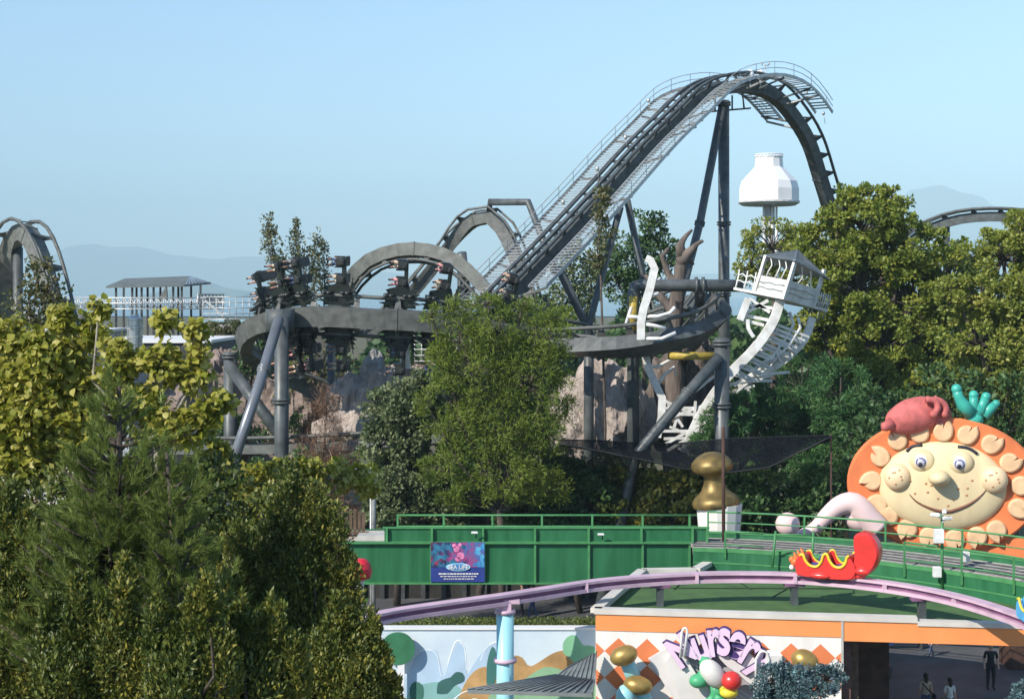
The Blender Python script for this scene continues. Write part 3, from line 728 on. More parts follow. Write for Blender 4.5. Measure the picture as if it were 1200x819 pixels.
for t in range(15):
    f = t/14; x0 = 906-f*50; y0 = 380+f*58; x1 = 948-f*66; y1 = 395+f*54
    mb.beam(P(x0+4, y0, Yt+.4), P(x1, y1+2*math.sin(t*3), 88), .15, .1, (0, 1, 0))
    if t % 2: mb.beam(P(x0+4, y0, Yt+.4), P(948-(f+.1)*66, 395+(f+.1)*54, 89), .1, .1, (0, 1, 0))
for q in (((905, 385), (925, 392), (938, 404)), ((898, 398), (918, 402), (932, 414)), ((885, 412), (908, 408), (915, 425)), ((925, 366), (930, 380), (922, 395), (905, 418), (885, 432)), ((935, 372), (938, 384), (925, 404), (905, 426))):
    mb.tube([P(x, y, 87.8) for x, y in q], .1, 5)
mb.build('ladder_lattice', white, wt)
mb = MB()
for a_, b_ in (((778, 492), (838, 470)), ((778, 478), (838, 478)), ((780, 470), (842, 500)), ((778, 514), (832, 512)), ((785, 500), (830, 520)), ((782, 528), (828, 500)), ((776, 505), (835, 505)), ((838, 440), (800, 470)), ((850, 452), (905, 440)), ((846, 462), (884, 452)), ((860, 430), (880, 462)), ((850, 470), (900, 428)), ((795, 525), (815, 535)), ((778, 485), (836, 486)), ((800, 465), (790, 500)), ((815, 470), (812, 515)), ((780, 520), (835, 490)), ((860, 452), (915, 415)), ((868, 446), (905, 446)), ((880, 440), (925, 436)), ((850, 436), (880, 445)), ((870, 425), (895, 445)), ((774, 460), (800, 500))): mb.beam(P(*a_, 88.4), P(*b_, 88.6), .15, .14, (0, 1, 0))
mb.build('cross_braces', white, wt)
mb = MB()
for q in (((930, 352), (950, 348), (962, 360), (958, 378)), ((938, 345), (958, 342), (970, 356), (964, 374)), ((945, 358), (964, 366))): mb.tube([P(x, y, 89.5) for x, y in q], .05, 5)
mb.build('bent_handrail', galv, wt)

# white twisted ladder (broken spine)
lt = thing('twisted_ladder', 'tall crooked white beam with stub rungs rising before the dead tree', 'broken ladder', P(772, 515, 84.5))
mb = MB(); Y = 84.6
C = [P(x, y, Y) for x, y in ((757, 303), (762, 305), (767, 315), (761, 340), (754, 362), (751, 378), (751, 398))]
mb.sweep(C, [(-.21, -.16), (.21, -.16), (.21, .16), (-.21, .16)], Vector((0, 1, 0))); 
mb.build('beam', white, lt); mb = MB(); C = [P(x, y, 88.5) for x, y in ((755, 412), (760, 432), (768, 450), (776, 466), (775, 490), (770, 512))]
mb.sweep(C, [(-.21, -.16), (.21, -.16), (.21, .16), (-.21, .16)], Vector((0, 1, 0))); mb.build('beam', white, lt)
mb = MB()
for q in (((763, 330), (770, 328), (774, 326)), ((757, 347), (766, 345), (772, 344)), ((753, 371), (770, 371), (785, 367), (791, 360)), ((752, 379), (768, 382), (780, 385)), ((752, 397), (775, 397), (792, 390)), ((735, 371), (752, 372))): mb.tube([P(x, y, Y) for x, y in q], .11, 6)
for q in (((757, 428), (770, 430), (785, 422), (792, 412)), ((770, 452), (778, 440), (790, 430), (792, 440)), ((732, 385), (736, 372), (740, 360))): mb.tube([P(x, y, 88.6) for x, y in q], .1, 6)
mb.build_each('rung', white, lt)
jb = thing('bent_post', 'white angular bent post standing on the left rock', 'post', P(478, 432, 96))
mb = MB(); C = [P(x, y, 95.5) for x, y in ((476, 432), (474, 418), (473, 406), (478, 398), (486, 394))]
mb.sweep(C, [(-.3, -.25), (.3, -.25), (.3, .25), (-.3, .25)], Vector((0, 1, 0))); mb.build('post_beam', white, jb)

# ---------------- rocks ----------------
def rock(name, label, blobs, seed, m=rockm, group=None, cat='rock', amp=.22):
    mb = MB(); rg = random.Random(seed)
    for (px, py, rx, ry, Y) in blobs:
        c = P(px, py, Y); r = (S(rx, Y), S(rx, Y)*.7+.4, S(ry, Y)); sd = rg.uniform(0, 50)
        def fn(q, r=r, sd=sd):
            n1 = noise.fractal(Vector((q.x*.45+sd, q.y*.45, q.z*.2)), .9, 2.2, 5)
            n2 = noise.fractal(Vector((q.x*1.7+sd, q.y*1.7, q.z*.35+4)), .9, 2.1, 5)
            rid = abs(noise.noise(Vector((q.x*.9+sd, q.y*.9, q.z*.22))))
            return q*(1+amp*1.3*n1+amp*.6*n2-rid*.35)
        mb.ball(c, r, 90, 60, fn=fn)
    mb2 = mb; mb2.sm = [False]*len(mb2.sm)
    o = mb2.build(name, m); tag(o, label, cat, group); return o
rock('boulder', 'pinkish grey sculpted boulder right of the light green tree', [(712, 478, 46, 50, 92), (690, 500, 40, 40, 92.5), (738, 500, 34, 45, 93), (706, 445, 26, 24, 93), (670, 490, 30, 50, 94)], 3)
rock('boulder', 'long pinkish rock outcrop beneath the left end of the train', [(455, 470, 46, 40, 97), (410, 468, 34, 30, 98), (490, 480, 40, 48, 97), (430, 500, 60, 34, 97)], 5)
rock('boulder', 'grey pointed rock slab leaning beside the bent white post', [(440, 440, 16, 30, 98), (425, 455, 18, 16, 98.5)], 9, m=mat('grey_rock', (.30, .30, .29), .9, 0, .3, 2, .9, 6))
rock('rockwork_wall', 'brownish rockwork bank behind the square capped column', [(250, 470, 60, 60, 108), (350, 480, 70, 66, 108), (560, 480, 90, 60, 104), (200, 500, 60, 60, 110)], 12, cat='rock wall', m=mat('brown_rock', (.27, .21, .18), .95, 0, .35, 1.5, 1.0, 5, c2=(.12, .09, .08), c2amt=1))
rock('boulder', 'dark rock behind the white ladder and lattice', [(790, 470, 36, 60, 96), (825, 440, 26, 50, 98)], 22, m=fakebark)
# dead tree sculpture
dt = thing('dead_tree', 'brown bare broken tree trunk rising behind the horizontal gantry pipe', 'dead tree', G(790, 94))
mb = MB(); rg = random.Random(8)
def db(q, r):
    C = catmull([P(x, y, 94+dy) for x, y, dy in q], .5); n = len(C); C = [c+Vector((rg.uniform(-.06, .06), 0, rg.uniform(-.06, .06))) for c in C]
    mb.tube(C, [r[0]+(r[1]-r[0])*i/(n-1)*1.0+rg.uniform(-.03, .03) for i in range(n)], 10)
db([(792, 640, 0), (793, 520, 0), (790, 420, 0), (793, 360, 0), (797, 325, 0), (799, 300, 0)], (.9, .36))
db([(799, 310, 0), (806, 296, -.3), (818, 286, -.5), (824, 282, -.6)], (.42, .1)); db([(799, 302, 0), (797, 288, 0), (805, 276, .2), (812, 270, .3)], (.35, .08))
db([(794, 340, 0), (782, 318, .3), (777, 300, .2), (783, 291, .1)], (.35, .1)); db([(791, 370, 0), (768, 340, .4), (756, 322, .4)], (.35, .1)); db([(799, 306, 0), (808, 304, 0), (812, 310, 0)], (.3, .1))
db([(797, 420, 0), (825, 385, .3), (838, 350, .6)], (.5, .25)); db([(790, 330, 0), (784, 326, 0), (790, 345, 0)], (.25, .2))
mb.build('trunk', fakebark, dt)

# ---------------- observation tower ----------------
Yo = 240; ot = thing('observation_tower', 'white observation tower with faceted cabin on a pale shaft', 'tower', G(901, Yo))
c0 = P(901, 345, Yo); f_ = lambda px: S(px, Yo)
mb = MB(); mb.lathe([(f_(7), -c0.z), (f_(7), f_(345-236))], c0, 8); mb.build('shaft', mat('tower_shaft', (.42, .43, .44), .6, 0, .1, .3), ot)
for x in (-6, 4, 9):
    mb = MB(); mb.bar(P(901+x, 700, Yo-1.2), P(901+x, 238, Yo-1.2), .18, 5); mb.build('guide_rail', cleanwhite, ot)
mb = MB(); mb.lathe([(f_(30), f_(345-240)), (f_(35.5), f_(345-236)), (f_(35.5), f_(345-222)), (f_(33), f_(345-213)), (f_(17), f_(345-196)), (f_(16), f_(345-184))], c0, 12, Matrix.Rotation(R(8), 3, 'Z')); mb.build('cabin', cleanwhite, ot)
mb = MB()
mb.lathe([(f_(31), f_(104)), (f_(36), f_(107)), (f_(36), f_(109)), (f_(31), f_(108))], c0, 24); mb.build('base_ring', mat('seam_grey', (.5, .5, .5), .6), ot)
mb = MB()
for z in (f_(161), f_(163.5)):
    mb.tube([c0+Vector((f_(16)*math.cos(a*math.pi/12), f_(16)*math.sin(a*math.pi/12), z)) for a in range(25)], .1, 4)
for a in range(24): v = c0+Vector((f_(16)*math.cos(a*math.pi/12), f_(16)*math.sin(a*math.pi/12), 0)); mb.bar(v+Vector((0, 0, f_(160))), v+Vector((0, 0, f_(163.5))), .08, 4)
mb.build('roof_railing', cleanwhite, ot)

# ---------------- station pavilion, railings and service buildings on the left ----------------
Ys = 132
st = thing('station_pavilion', 'open pavilion with long grey hipped roof on thin dark posts', 'pavilion', G(185, Ys))
e = [P(124, 335.5, Ys-3), P(216, 334, Ys-3), P(247, 331, Ys+5), P(150, 333, Ys+5)]; rdg = [P(146, 326.5, Ys+1), P(222, 323.5, Ys+1)]
mb = MB(); th = Vector((0, 0, -.15))
mb.add([*e, *rdg], [(0, 1, 5, 4), (1, 2, 5), (2, 3, 4, 5), (3, 0, 4)]); mb.add([v+th for v in (*e, *rdg)], [(0, 1, 5, 4), (1, 2, 5), (2, 3, 4, 5), (3, 0, 4)])
for a, b in ((0, 1), (1, 2), (2, 3), (3, 0)): mb.add([e[a], e[b], e[b]+th, e[a]+th], [(0, 1, 2, 3)])
mb.build('roof', mat('pavilion_roof', (.12, .135, .13), .6, .1, .15, 1), st)
mb = MB()
for k in range(8):
    f = (k+.3)/8; a = e[1].lerp(e[2], f); b = rdg[1].lerp(a, .12); sd = (e[2]-e[1])*.045; up_ = Vector((.05, -.05, .03))
    mb.add([a-sd*.9+up_, a+sd*.9+up_, b+sd*.3*(1)+up_, b-sd*.3+up_], [(0, 1, 2, 3)]); 
mb.build('roof_end_stripes', white, st)
for i, x in enumerate((136, 145, 155, 160, 166, 173, 180, 188, 203, 209, 213, 224, 235)):
    yy = Ys-2.6 if i % 2 == 0 else Ys+4.4
    mb = MB(); mb.box((P(x, 0, yy).x, yy, (P(x, 334, yy).z+1)/2), (.16 if x != 158 else .34, .16, P(x, 334, yy).z-1)); mb.build('post', darkm, st)
mb = MB(); mb.prism([P(185, 352, Ys-3), P(196, 352, Ys-3), P(195, 334, Ys-3)], (0, .3, 0)); mb.build('gable_fin', steel3, st)
def lattice(name, label, x0, x1, ya, yb, Y0, Y1, nx, r=.05, m=galv, cross=True, cat='railing', levels=3):
    rt = thing(name, label, cat, P((x0+x1)/2, yb, (Y0+Y1)/2)); mb = MB(); rg = random.Random(x0)
    for k in range(levels):
        f = k/(levels-1); mb.bar(P(x0, ya+(yb-ya)*f, Y0), P(x1, ya+(yb-ya)*f, Y1), r, 4)
    mb.build('rail', m, rt); mb = MB()
    for i in range(nx+1):
        f = i/nx; x = x0+(x1-x0)*f; Y = Y0+(Y1-Y0)*f
        mb.bar(P(x, ya, Y), P(x, yb, Y), r*.9, 4)
        if cross and i < nx: x2 = x0+(x1-x0)*(i+1)/nx; mb.bar(P(x, ya, Y), P(x2, yb, Y+(Y1-Y0)/nx), r*.7, 4); mb.bar(P(x, yb, Y), P(x2, ya, Y+(Y1-Y0)/nx), r*.7, 4)
    mb.build('lattice_bars', m, rt); return rt
lattice('truss_railing', 'pale lattice truss railing running below the pavilion roof', 60, 262, 349, 362, 128, 128, 26, .06)
lattice('truss_railing', 'small raised lattice truss end right of the pavilion', 232, 262, 345, 356, 124, 136, 7, .09)
lattice('platform_railing', 'thin grid railing between the pavilion and the train', 238, 300, 348, 374, 121, 121, 8, .045, cross=False, levels=5)
lattice('platform_railing', 'long low grid railing at the left edge behind the leaves', -10, 130, 356, 372, 118, 118, 16, .05, cross=False, levels=4)
lattice('platform_railing', 'pale railing on the platform right of the bent white post', 486, 560, 396, 430, 104, 104, 9, .06, cross=False, levels=6)
mb = MB(); mb.beam(P(240, 352, 120), P(262, 370, 120), .18, .18); mb.build('diagonal_brace', galv)
tag(bpy.data.objects['diagonal_brace'], 'white diagonal brace right of the pavilion', 'brace')
def shed(name, label, x0, x1, yt, yb, Y, dep, m, roof=None, cat='building', wins=0, group=None):
    rt = thing(name, label, cat, G((x0+x1)/2, Y), group); a = P(x0, yt, Y); b = P(x1, yb, Y); mb = MB()
    zt = a.z; mb.box(((a.x+b.x)/2, Y+dep/2, zt/2), (b.x-a.x, dep, zt)); mb.build('walls', m, rt)
    mb = MB(); mb.box(((a.x+b.x)/2, Y+dep/2, zt+.12), (b.x-a.x+.4, dep+.4, .22)); mb.build('roof', roof or concrete, rt)
    nn = int((b.x-a.x)/.8); mb = MB()
    for i in range(nn): mb.box((a.x+.4+i*.8, Y-.03, zt*.5), (.07, .06, zt*.96))
    mb.build('cladding_ribs', m, rt)
    for i in range(wins):
        mb = MB(); mb.box((a.x+(b.x-a.x)*(i+.5)/wins, Y-.08, zt-1.6), (1.2, .05, 1.0)); mb.build('window', cardark, rt)
    return rt
shed('service_building', 'dark ribbed service building behind the silver duct', 112, 245, 402, 440, 112, 12, darkm, cleanwhite)
shed('service_building', 'low building with pale roof at the far left edge', -60, 95, 392, 430, 116, 14, concrete, cleanwhite, wins=4)
shed('plant_room', 'light grey plant room with dark door under the silver duct', 118, 152, 425, 480, 104, 5, mat('plant_grey', (.42, .45, .48), .6, 0, .1, 1), darkm)
shed('service_building', 'brown low service building behind the leaning columns', 232, 305, 428, 470, 118, 8, brown, concrete, wins=2)
shed('lakeside_hall', 'low pale hall roof on the lakeside left of the train', 236, 300, 378, 400, 210, 14, concrete, mat('pale_blue_roof', (.30, .45, .5), .5), wins=3)
du = thing('exhaust_duct', 'silver ribbed exhaust duct standing on the plant room', 'duct', P(158, 425, 105))
mb = MB(); mb.lathe([(.52, 0), (.52, S(40, 105)), (.56, S(40.5, 105)), (.56, S(43, 105)), (.5, S(43.5, 105)), (.5, S(52, 105)), (.28, S(55, 105)), (.28, S(57, 105))], P(158, 425, 105), 20); mb.build('pipe', silver, du)
mb = MB()
for y in (395, 385, 375): mb.lathe([(.57, -.04), (.57, .04)], P(158, y, 105), 20)
mb.build('band', galv, du)
pk = thing('small_pylon', 'short grey tapered track end rising among the leaves left of the duct', 'pylon', P(98, 400, 100))
mb = MB(); mb.tube([P(88, 405, 100), P(92, 385, 100), P(99, 371, 100), P(106, 372, 100)], [.5, .55, .6, .3], 12); mb.build('casing', steel3, pk)

# ---------------- net ----------------
nm = bpy.data.materials.new('black_net'); nm.use_nodes = True; n = nm.node_tree.nodes; l = nm.node_tree.links; b = n['Principled BSDF']
b.inputs['Specular IOR Level'].default_value = .05; b.inputs['Base Color'].default_value = (.006, .007, .010, 1); b.inputs['Roughness'].default_value = .7
tc = n.new('ShaderNodeTexCoord'); nz = n.new('ShaderNodeTexNoise'); nz.inputs['Scale'].default_value = .5; l.new(tc.outputs['Object'], nz.inputs[0])
mr = n.new('ShaderNodeMapRange'); mr.inputs[1].default_value = .35; mr.inputs[2].default_value = .65; mr.inputs[3].default_value = .92; mr.inputs[4].default_value = .7; l.new(nz.outputs[0], mr.inputs[0]); l.new(mr.outputs[0], b.inputs['Alpha'])
ne = thing('safety_net', 'black mesh net slung below the white lattice and over the gold mushroom', 'net', P(820, 530, 78))
mb = MB(); nx = 60; ny = 10; vs = []; fs = []
xs = [655, 700, 760, 800, 850, 900, 975]
bt = [519, 528, 540, 549, 554, 548, 511]; tp = [515, 516, 520, 519, 514, 512, 510]
for j in range(ny+1):
    for i in range(nx+1):
        px = 655+320*i/nx; f = j/ny; y0 = np.interp(px, xs, bt); y1 = np.interp(px, xs, tp)
        q = P(px, y0+(y1-y0)*f, 76.5+7.0*f); q.z += .16*noise.noise(Vector((px*.06, f*3, 0)))*4*f*(1-f)-1.0*f*(1-f); q.y += .2*noise.noise(Vector((px*.05, f*2, 9))); vs.append(q)
for j in range(ny):
    for i in range(nx): a = j*(nx+1)+i; fs.append((a, a+1, a+nx+2, a+nx+1))
mb.smooth = True; mb.add(vs, fs); mb.build('mesh_sheet', nm, ne)
mb = MB(); mb.tube([vs[i]+Vector((0, -.02, 0)) for i in range(0, nx+1, 2)], .045, 5); mb.tube([vs[ny*(nx+1)+i] for i in range(0, nx+1, 2)], .035, 5); mb.build('edge_rope', blackp, ne)
for (x, yt) in ((655, 519), (974, 510)):
    Yp = 76.5 if x < 700 else 77; pp = bpy.data.objects.new('x', None); bpy.data.objects.remove(pp)
column('net_pole', 'thin dark pole at the right end of the black net', [G(974, 77), P(974, 508, 77)], .045, m=rust, cat='pole', group='thin poles holding the black net')
column('net_pole', 'thin brown pole standing before the gold mushroom', [P(848, 650, 66.5), P(847.5, 500, 66.5)], .075, m=rust, cat='pole', group='thin poles holding the black net')

# ---------------- gold mushroom ----------------
Ym = 69.5; gm = thing('gold_knob_statue', 'large gold knob with waisted stem on a white tapered base', 'statue', P(841, 628, Ym))
c = P(836, 560, Ym); s_ = lambda v: S(v, Ym)
mb = MB(); mb.smooth = True
mb.lathe([(.01, s_(31)), (s_(8), s_(30)), (s_(17), s_(26)), (s_(23.5), s_(19)), (s_(25), s_(14)), (s_(23), s_(9)), (s_(14), s_(5)), (s_(11), s_(2)), (s_(12), s_(-6)), (s_(15), s_(-13)), (s_(19), s_(-18)), (s_(25), s_(-22)), (s_(28), s_(-27)), (s_(27.5), s_(-33)), (s_(10), s_(-37))], c, 40, Matrix.Rotation(R(-6), 3, 'Y')); mb.build('knob', mat('tarnished_gold', (.30, .205, .07), .46, .55, .3, 2, c2=(.12, .09, .035), c2amt=1), gm)
mb = MB(); b0 = P(843, 628, Ym); mb.lathe([(s_(24), 0), (s_(27), s_(38))], b0, 14); mb.build('base', whitew, gm)
# ---------------- green girder bridge ----------------
ZD = 6.33
def at_z(px, py, z): Y = (H-z)*F/(py-HY); return P(px, py, Y)
Yb = 66.0
def BX(px, Y=Yb): return (px-600)/F*Y
gb = thing('girder_bridge', 'dark green painted steel girder bridge carrying a walkway', 'bridge', (BX(610), Yb+1.5, 4.6))
zb = P(0, 683, Yb).z; z1 = P(0, 636, Yb).z; z2 = P(0, 619, Yb).z
xl, xr = BX(400), BX(812)
mb = MB(); mb.box(((xl+xr)/2, Yb+.1, (zb+z1)/2), (xr-xl, .14, z1-zb)); mb.build('girder_face', greenp, gb)
mb = MB(); mb.box(((BX(450)+BX(830))/2, Yb+.25, (z1+z2)/2), (BX(830)-BX(450), .08, z2-z1)); mb.build('parapet', greenp, gb)
mb = MB()
for x in (505, 568, 627, 690, 753, 808): mb.box((BX(x), Yb-.02, (zb+z1)/2), (.09, .16, z1-zb-.02))
for x in (453, 506, 566, 627, 690, 752, 812, 829): mb.box((BX(x), Yb+.14, (z1+z2)/2), (.09, .18, z2-z1-.02))
mb.build_each('stiffener', greenr, gb)
mb = MB(); mb.box(((xl+xr)/2, Yb+.05, z1+.01), (xr-xl, .42, .06)); mb.box(((xl+xr)/2, Yb+.03, zb), (xr-xl, .34, .06)); mb.box(((BX(448)+BX(832))/2, Yb+.22, z2), (BX(832)-BX(448), .16, .07)); mb.build_each('flange_lip', greenr, gb)
mb = MB(); mb.box(((xl+xr)/2, Yb+2.0, z1-.15), (xr-xl, 3.6, .2)); mb.build('walkway_slab', bed, gb)
mb = MB(); mb.box(((xl+xr)/2, Yb+3.9, (zb+z1)/2), (xr-xl, .14, z1-zb)); mb.build('rear_girder', greenp, gb)
rr_ = thing('green_handrail', 'straight green handrail along the far side of the girder bridge', 'handrail', (BX(640), Yb+3.6, z1)); mb = MB(); Yr = Yb+3.6
za = P(0, 603.5, Yr).z; mb.bar((BX(466, Yr), Yr, za), (BX(830, Yr), Yr, za), .045, 6); mb.bar((BX(466, Yr), Yr, za-.5), (BX(830, Yr), Yr, za-.5), .035, 6); mb.build('rail', greenr, rr_)
mb = MB()
for x in (466, 520, 577, 635, 694, 753, 808): mb.box((BX(x, Yr), Yr, (za+z1)/2), (.09, .07, za-z1+.1))
mb.build_each('post', greenr, rr_)
# poster
ps = thing('poster_sign', 'blue and pink aquarium poster fixed on the green girder', 'sign', (BX(537), Yb-.12, zb))
x0, x1 = BX(505), BX(568); zt, zc, z0 = P(0, 635, Yb-.1).z, P(0, 664, Yb-.1).z, P(0, 681.5, Yb-.1).z
Yp = Yb-.16
mb = MB(); mb.box(((x0+x1)/2, Yp+.03, (zt+z0)/2), (x1-x0, .04, zt-z0)); mb.build('panel', mat('poster_navy', (.03, .05, .22), .4), ps)
pm = bpy.data.materials.new('reef_picture'); pm.use_nodes = True; n = pm.node_tree.nodes; l = pm.node_tree.links; b = n['Principled BSDF']; b.inputs['Roughness'].default_value = .4
tc = n.new('ShaderNodeTexCoord'); vo = n.new('ShaderNodeTexVoronoi'); vo.inputs['Scale'].default_value = 5.5; l.new(tc.outputs['Object'], vo.inputs[0])
sp = n.new('ShaderNodeSeparateXYZ'); l.new(vo.outputs['Color'], sp.inputs[0]); s2 = n.new('ShaderNodeSeparateXYZ'); l.new(tc.outputs['Object'], s2.inputs[0])
ma = n.new('ShaderNodeMath'); ma.operation = 'MULTIPLY_ADD'; ma.inputs[1].default_value = .30; ma.inputs[2].default_value = .34; l.new(s2.outputs[0], ma.inputs[0])
mb_ = n.new('ShaderNodeMath'); mb_.operation = 'MULTIPLY_ADD'; mb_.inputs[1].default_value = .35; l.new(sp.outputs[0], mb_.inputs[0]); l.new(ma.outputs[0], mb_.inputs[2])
rp = n.new('ShaderNodeValToRGB'); e = rp.color_ramp.elements; e[0].color = (.30, .04, .08, 1); e[0].position = .05; e[1].color = (.12, .42, .62, 1); e[1].position = .95
for p_, c_ in ((.2, (.02, .02, .07, 1)), (.33, (.04, .22, .35, 1)), (.45, (.02, .03, .1, 1)), (.55, (.32, .06, .2, 1)), (.66, (.15, .1, .25, 1)), (.78, (.03, .16, .4, 1))): x = e.new(p_); x.color = c_
l.new(mb_.outputs[0], rp.inputs[0]); l.new(rp.outputs[0], b.inputs['Base Color'])
mb = MB(); mb.box(((x0+x1)/2, Yp, (zt+zc)/2), (x1-x0-.02, .016, zt-zc)); mb.build('picture', pm, ps)
PX = lambda x, y, d=.02: Vector((BX(x, Yp), Yp-d, P(0, y, Yp).z))
def disc(mb, c, rx, rz, n=28, th=.01, rot=0):
    mb.prism([c+Vector((rx*math.cos(2*math.pi*k/n)*math.cos(rot)-rz*math.sin(2*math.pi*k/n)*math.sin(rot), 0, rx*math.cos(2*math.pi*k/n)*math.sin(rot)+rz*math.sin(2*math.pi*k/n)*math.cos(rot))) for k in range(n)], (0, th, 0))
mb = MB()
for x, y, r in ((535, 643, .13), (540, 651, .16), (536, 655, .1), (532, 639, .08), (539, 638, .08)): disc(mb, PX(x, y), r, r)
mb.build('octopus_bubbles', mat('poster_pink', (.65, .2, .38), .4, 0, .4, 9), ps)
mb = MB(); disc(mb, PX(537, 664, .034), .52, .17); mb.build('oval_badge', mat('badge_light', (.35, .65, .78), .4), ps)
mb = MB(); disc(mb, PX(537, 664, .046), .45, .135); mb.build('oval_centre', mat('badge_blue', (.06, .22, .5), .4), ps)
def text_obj(s, size, m, name, parent, Mw, ext=.01, offset=0.0, bold=0):
    cu = bpy.data.curves.new('t', 'FONT'); cu.body = s; cu.size = size; cu.extrude = ext; cu.offset = offset; cu.align_x = 'CENTER'; cu.align_y = 'CENTER'
    o = bpy.data.objects.new('t', cu); col.objects.link(o); dg = bpy.context.evaluated_depsgraph_get(); dg.update()
    me = bpy.data.meshes.new_from_object(o.evaluated_get(dg)); bpy.data.objects.remove(o); me.transform(Mw); me.transform(Matrix.Translation(-worldloc(parent))); me.materials.clear()
    return link(name, me, m, parent)
text_obj('SEA LIFE', .24, white, 'lettering', ps, Matrix.Translation(PX(537, 664.2, .06)) @ Matrix.Rotation(R(90), 4, 'X'), .004, .006)
mb = MB(); rg = random.Random(2)
for y, a, b_ in ((672, 514, 560), (675, 516, 558), (678, 520, 554)):
    x = a
    while x < b_: wd = rg.uniform(1.2, 4); mb.box(PX(min(x+wd/2, b_), y, .015), (S(wd, 66), .012, .035 if y != 672 else .055)); x += wd+.7
mb.build('text_lines', white, ps)
for x, y in ((556, 624), (704, 626)):
    o = thing('girder_lamp', 'small white lamp on the parapet %s' % ('above the poster' if x < 600 else 'right of the bridge middle'), 'lamp', P(x, y+4, 65.9), 'small lamps on the green parapet'); mb = MB(); mb.box(P(x, y, 65.85), (.28, .14, .1), bev=.03); mb.build('lamp_head', white, o); mb = MB(); mb.bar(P(x+2, y, 65.95), P(x+2, y+6, 66.1), .03); mb.build('stem', darkm, o)

# ---------------- curved ring deck ----------------
fe = catmull([at_z(812, 644, ZD), at_z(850, 645, ZD), at_z(920, 649, ZD), at_z(1000, 656, ZD), at_z(1080, 666, ZD), at_z(1150, 676, ZD), at_z(1210, 687, ZD), at_z(1290, 706, ZD)], .8)
cen = Vector((9, 30, ZD)); n_ = len(fe)
def off(d):
    out = []
    for i, p in enumerate(fe):
        t = (fe[min(i+1, n_-1)]-fe[max(i-1, 0)]).normalized(); nn = Vector((-t.y, t.x, 0)); out.append(p+nn*d)
    return out
rd = thing('ring_deck', 'curved green railway deck sweeping round behind the turf roof', 'railway deck', fe[n_//2])
def strip(d0, d1, z, m, name, th=.1, parent=rd):
    a, b = off(d0), off(d1); mb = MB(); vs = []; fs = []
    for p, q in zip(a, b): vs += [p+Vector((0, 0, z)), q+Vector((0, 0, z)), q+Vector((0, 0, z-th)), p+Vector((0, 0, z-th))]
    for i in range(n_-1):
        for k in range(4): j = (k+1) % 4; fs.append((i*4+k, i*4+j, i*4+4+j, i*4+4+k))
    fs += [(0, 1, 2, 3), (n_*4-4, n_*4-3, n_*4-2, n_*4-1)]
    mb.add(vs, fs); return mb.build(name, m, parent)
strip(.1, 3.3, 0, bed, 'track_bed', .25)
strip(0, .1, .08, greenr, 'front_lip', .16); strip(.02, .09, -.08, greenp, 'front_fascia', .95); strip(.0, .1, -.5, greenr, 'fascia_band', .06)
strip(3.3, 3.4, .22, greenp, 'rear_fascia', 1.2); strip(3.27, 3.43, .27, greenr, 'rear_lip', .07)
for d in (.8, 1.4, 2.0, 2.6): strip(d, d+.06, .06, steel2, 'rail', .05)
mb = MB()
for d0, d1 in ((.65, 1.6), (1.85, 2.8)):
    a, b = off(d0), off(d1)
    for i in range(0, n_, 2): mb.beam(a[i]+Vector((0, 0, .008)), b[i]+Vector((0, 0, .008)), .16, .02)
mb.build('sleepers', mat('sleeper_grey', (.3, .26, .23), .9), rd)
def curve_rail(name, label, d, px0, px1, h, step, base=0.0):
    q = [p for p in off(d) if px0 <= 600+F*p.x/p.y <= px1]; rt = thing(name, label, 'handrail', q[0]+Vector((0, 0, base)), 'green handrails of the ring deck'); mb = MB()
    for hh, r in ((h, .045), (h*.5, .03)): mb.tube([p+Vector((0, 0, base+hh)) for p in q], r, 6)
    mb.build_each('rail', greenr, rt)
    for i in range(0, len(q), step): mb = MB(); mb.box(q[i]+Vector((0, 0, base+h/2)), (.07, .07, h)); mb.build('post', greenr, rt)
curve_rail('green_handrail', 'curved green handrail behind the ring deck before the sun face', 3.36, 812, 1300, .9, 4, .22)
curve_rail('green_handrail', 'curved green handrail along the right front edge of the ring deck', -.05, 1052, 1300, 1.35, 3, -.4)
curve_rail('green_handrail', 'short green handrail on the deck between the bridge and the red ride car', -.05, 828, 900, 1.1, 3, -.3)
mb = MB(); a = at_z(907, 640, ZD+.3); gt = thing('green_gate', 'leaning green gate ladder behind the red ride car', 'gate', a)
for x0, x1 in ((905, 909), (952, 953)): mb.bar(P(x0, 664, 63), P(x1, 622, 63), .05)
for y in (626, 645): mb.bar(P(909, y, 63), P(955, y+1, 63), .04)
mb.build('frame', greenr, gt)
# camera pole
cp = thing('camera_pole', 'green pole with white security cameras and white junction boxes before the sun face', 'camera pole', P(1104, 700, 59.2))
mb = MB(); mb.bar(P(1104, 690, 59.2), P(1104, 602, 59.2), .06, 8); mb.build('pole', greenr, cp)
for x, y, sx, sy, nm_ in ((1100, 628, 11, 17, 'junction_box'), (1131, 652, 9, 13, 'junction_box'), (1098, 670, 9, 13, 'junction_box')):
    mb = MB(); mb.box(P(x, y, 59), (S(sx, 59), .22, S(sy, 59)), bev=.03); mb.build(nm_, white, cp)
for x, y, a in ((1096, 603, -.5), (1110, 607, .3), (1107, 599, 1.2)):
    mb = MB(); mb.box(P(x, y, 59), (.36, .16, .14), rz=a, bev=.03); mb.bar(P(x, y, 59), P(1104, y+5, 59.1), .03); mb.build('camera', white, cp)

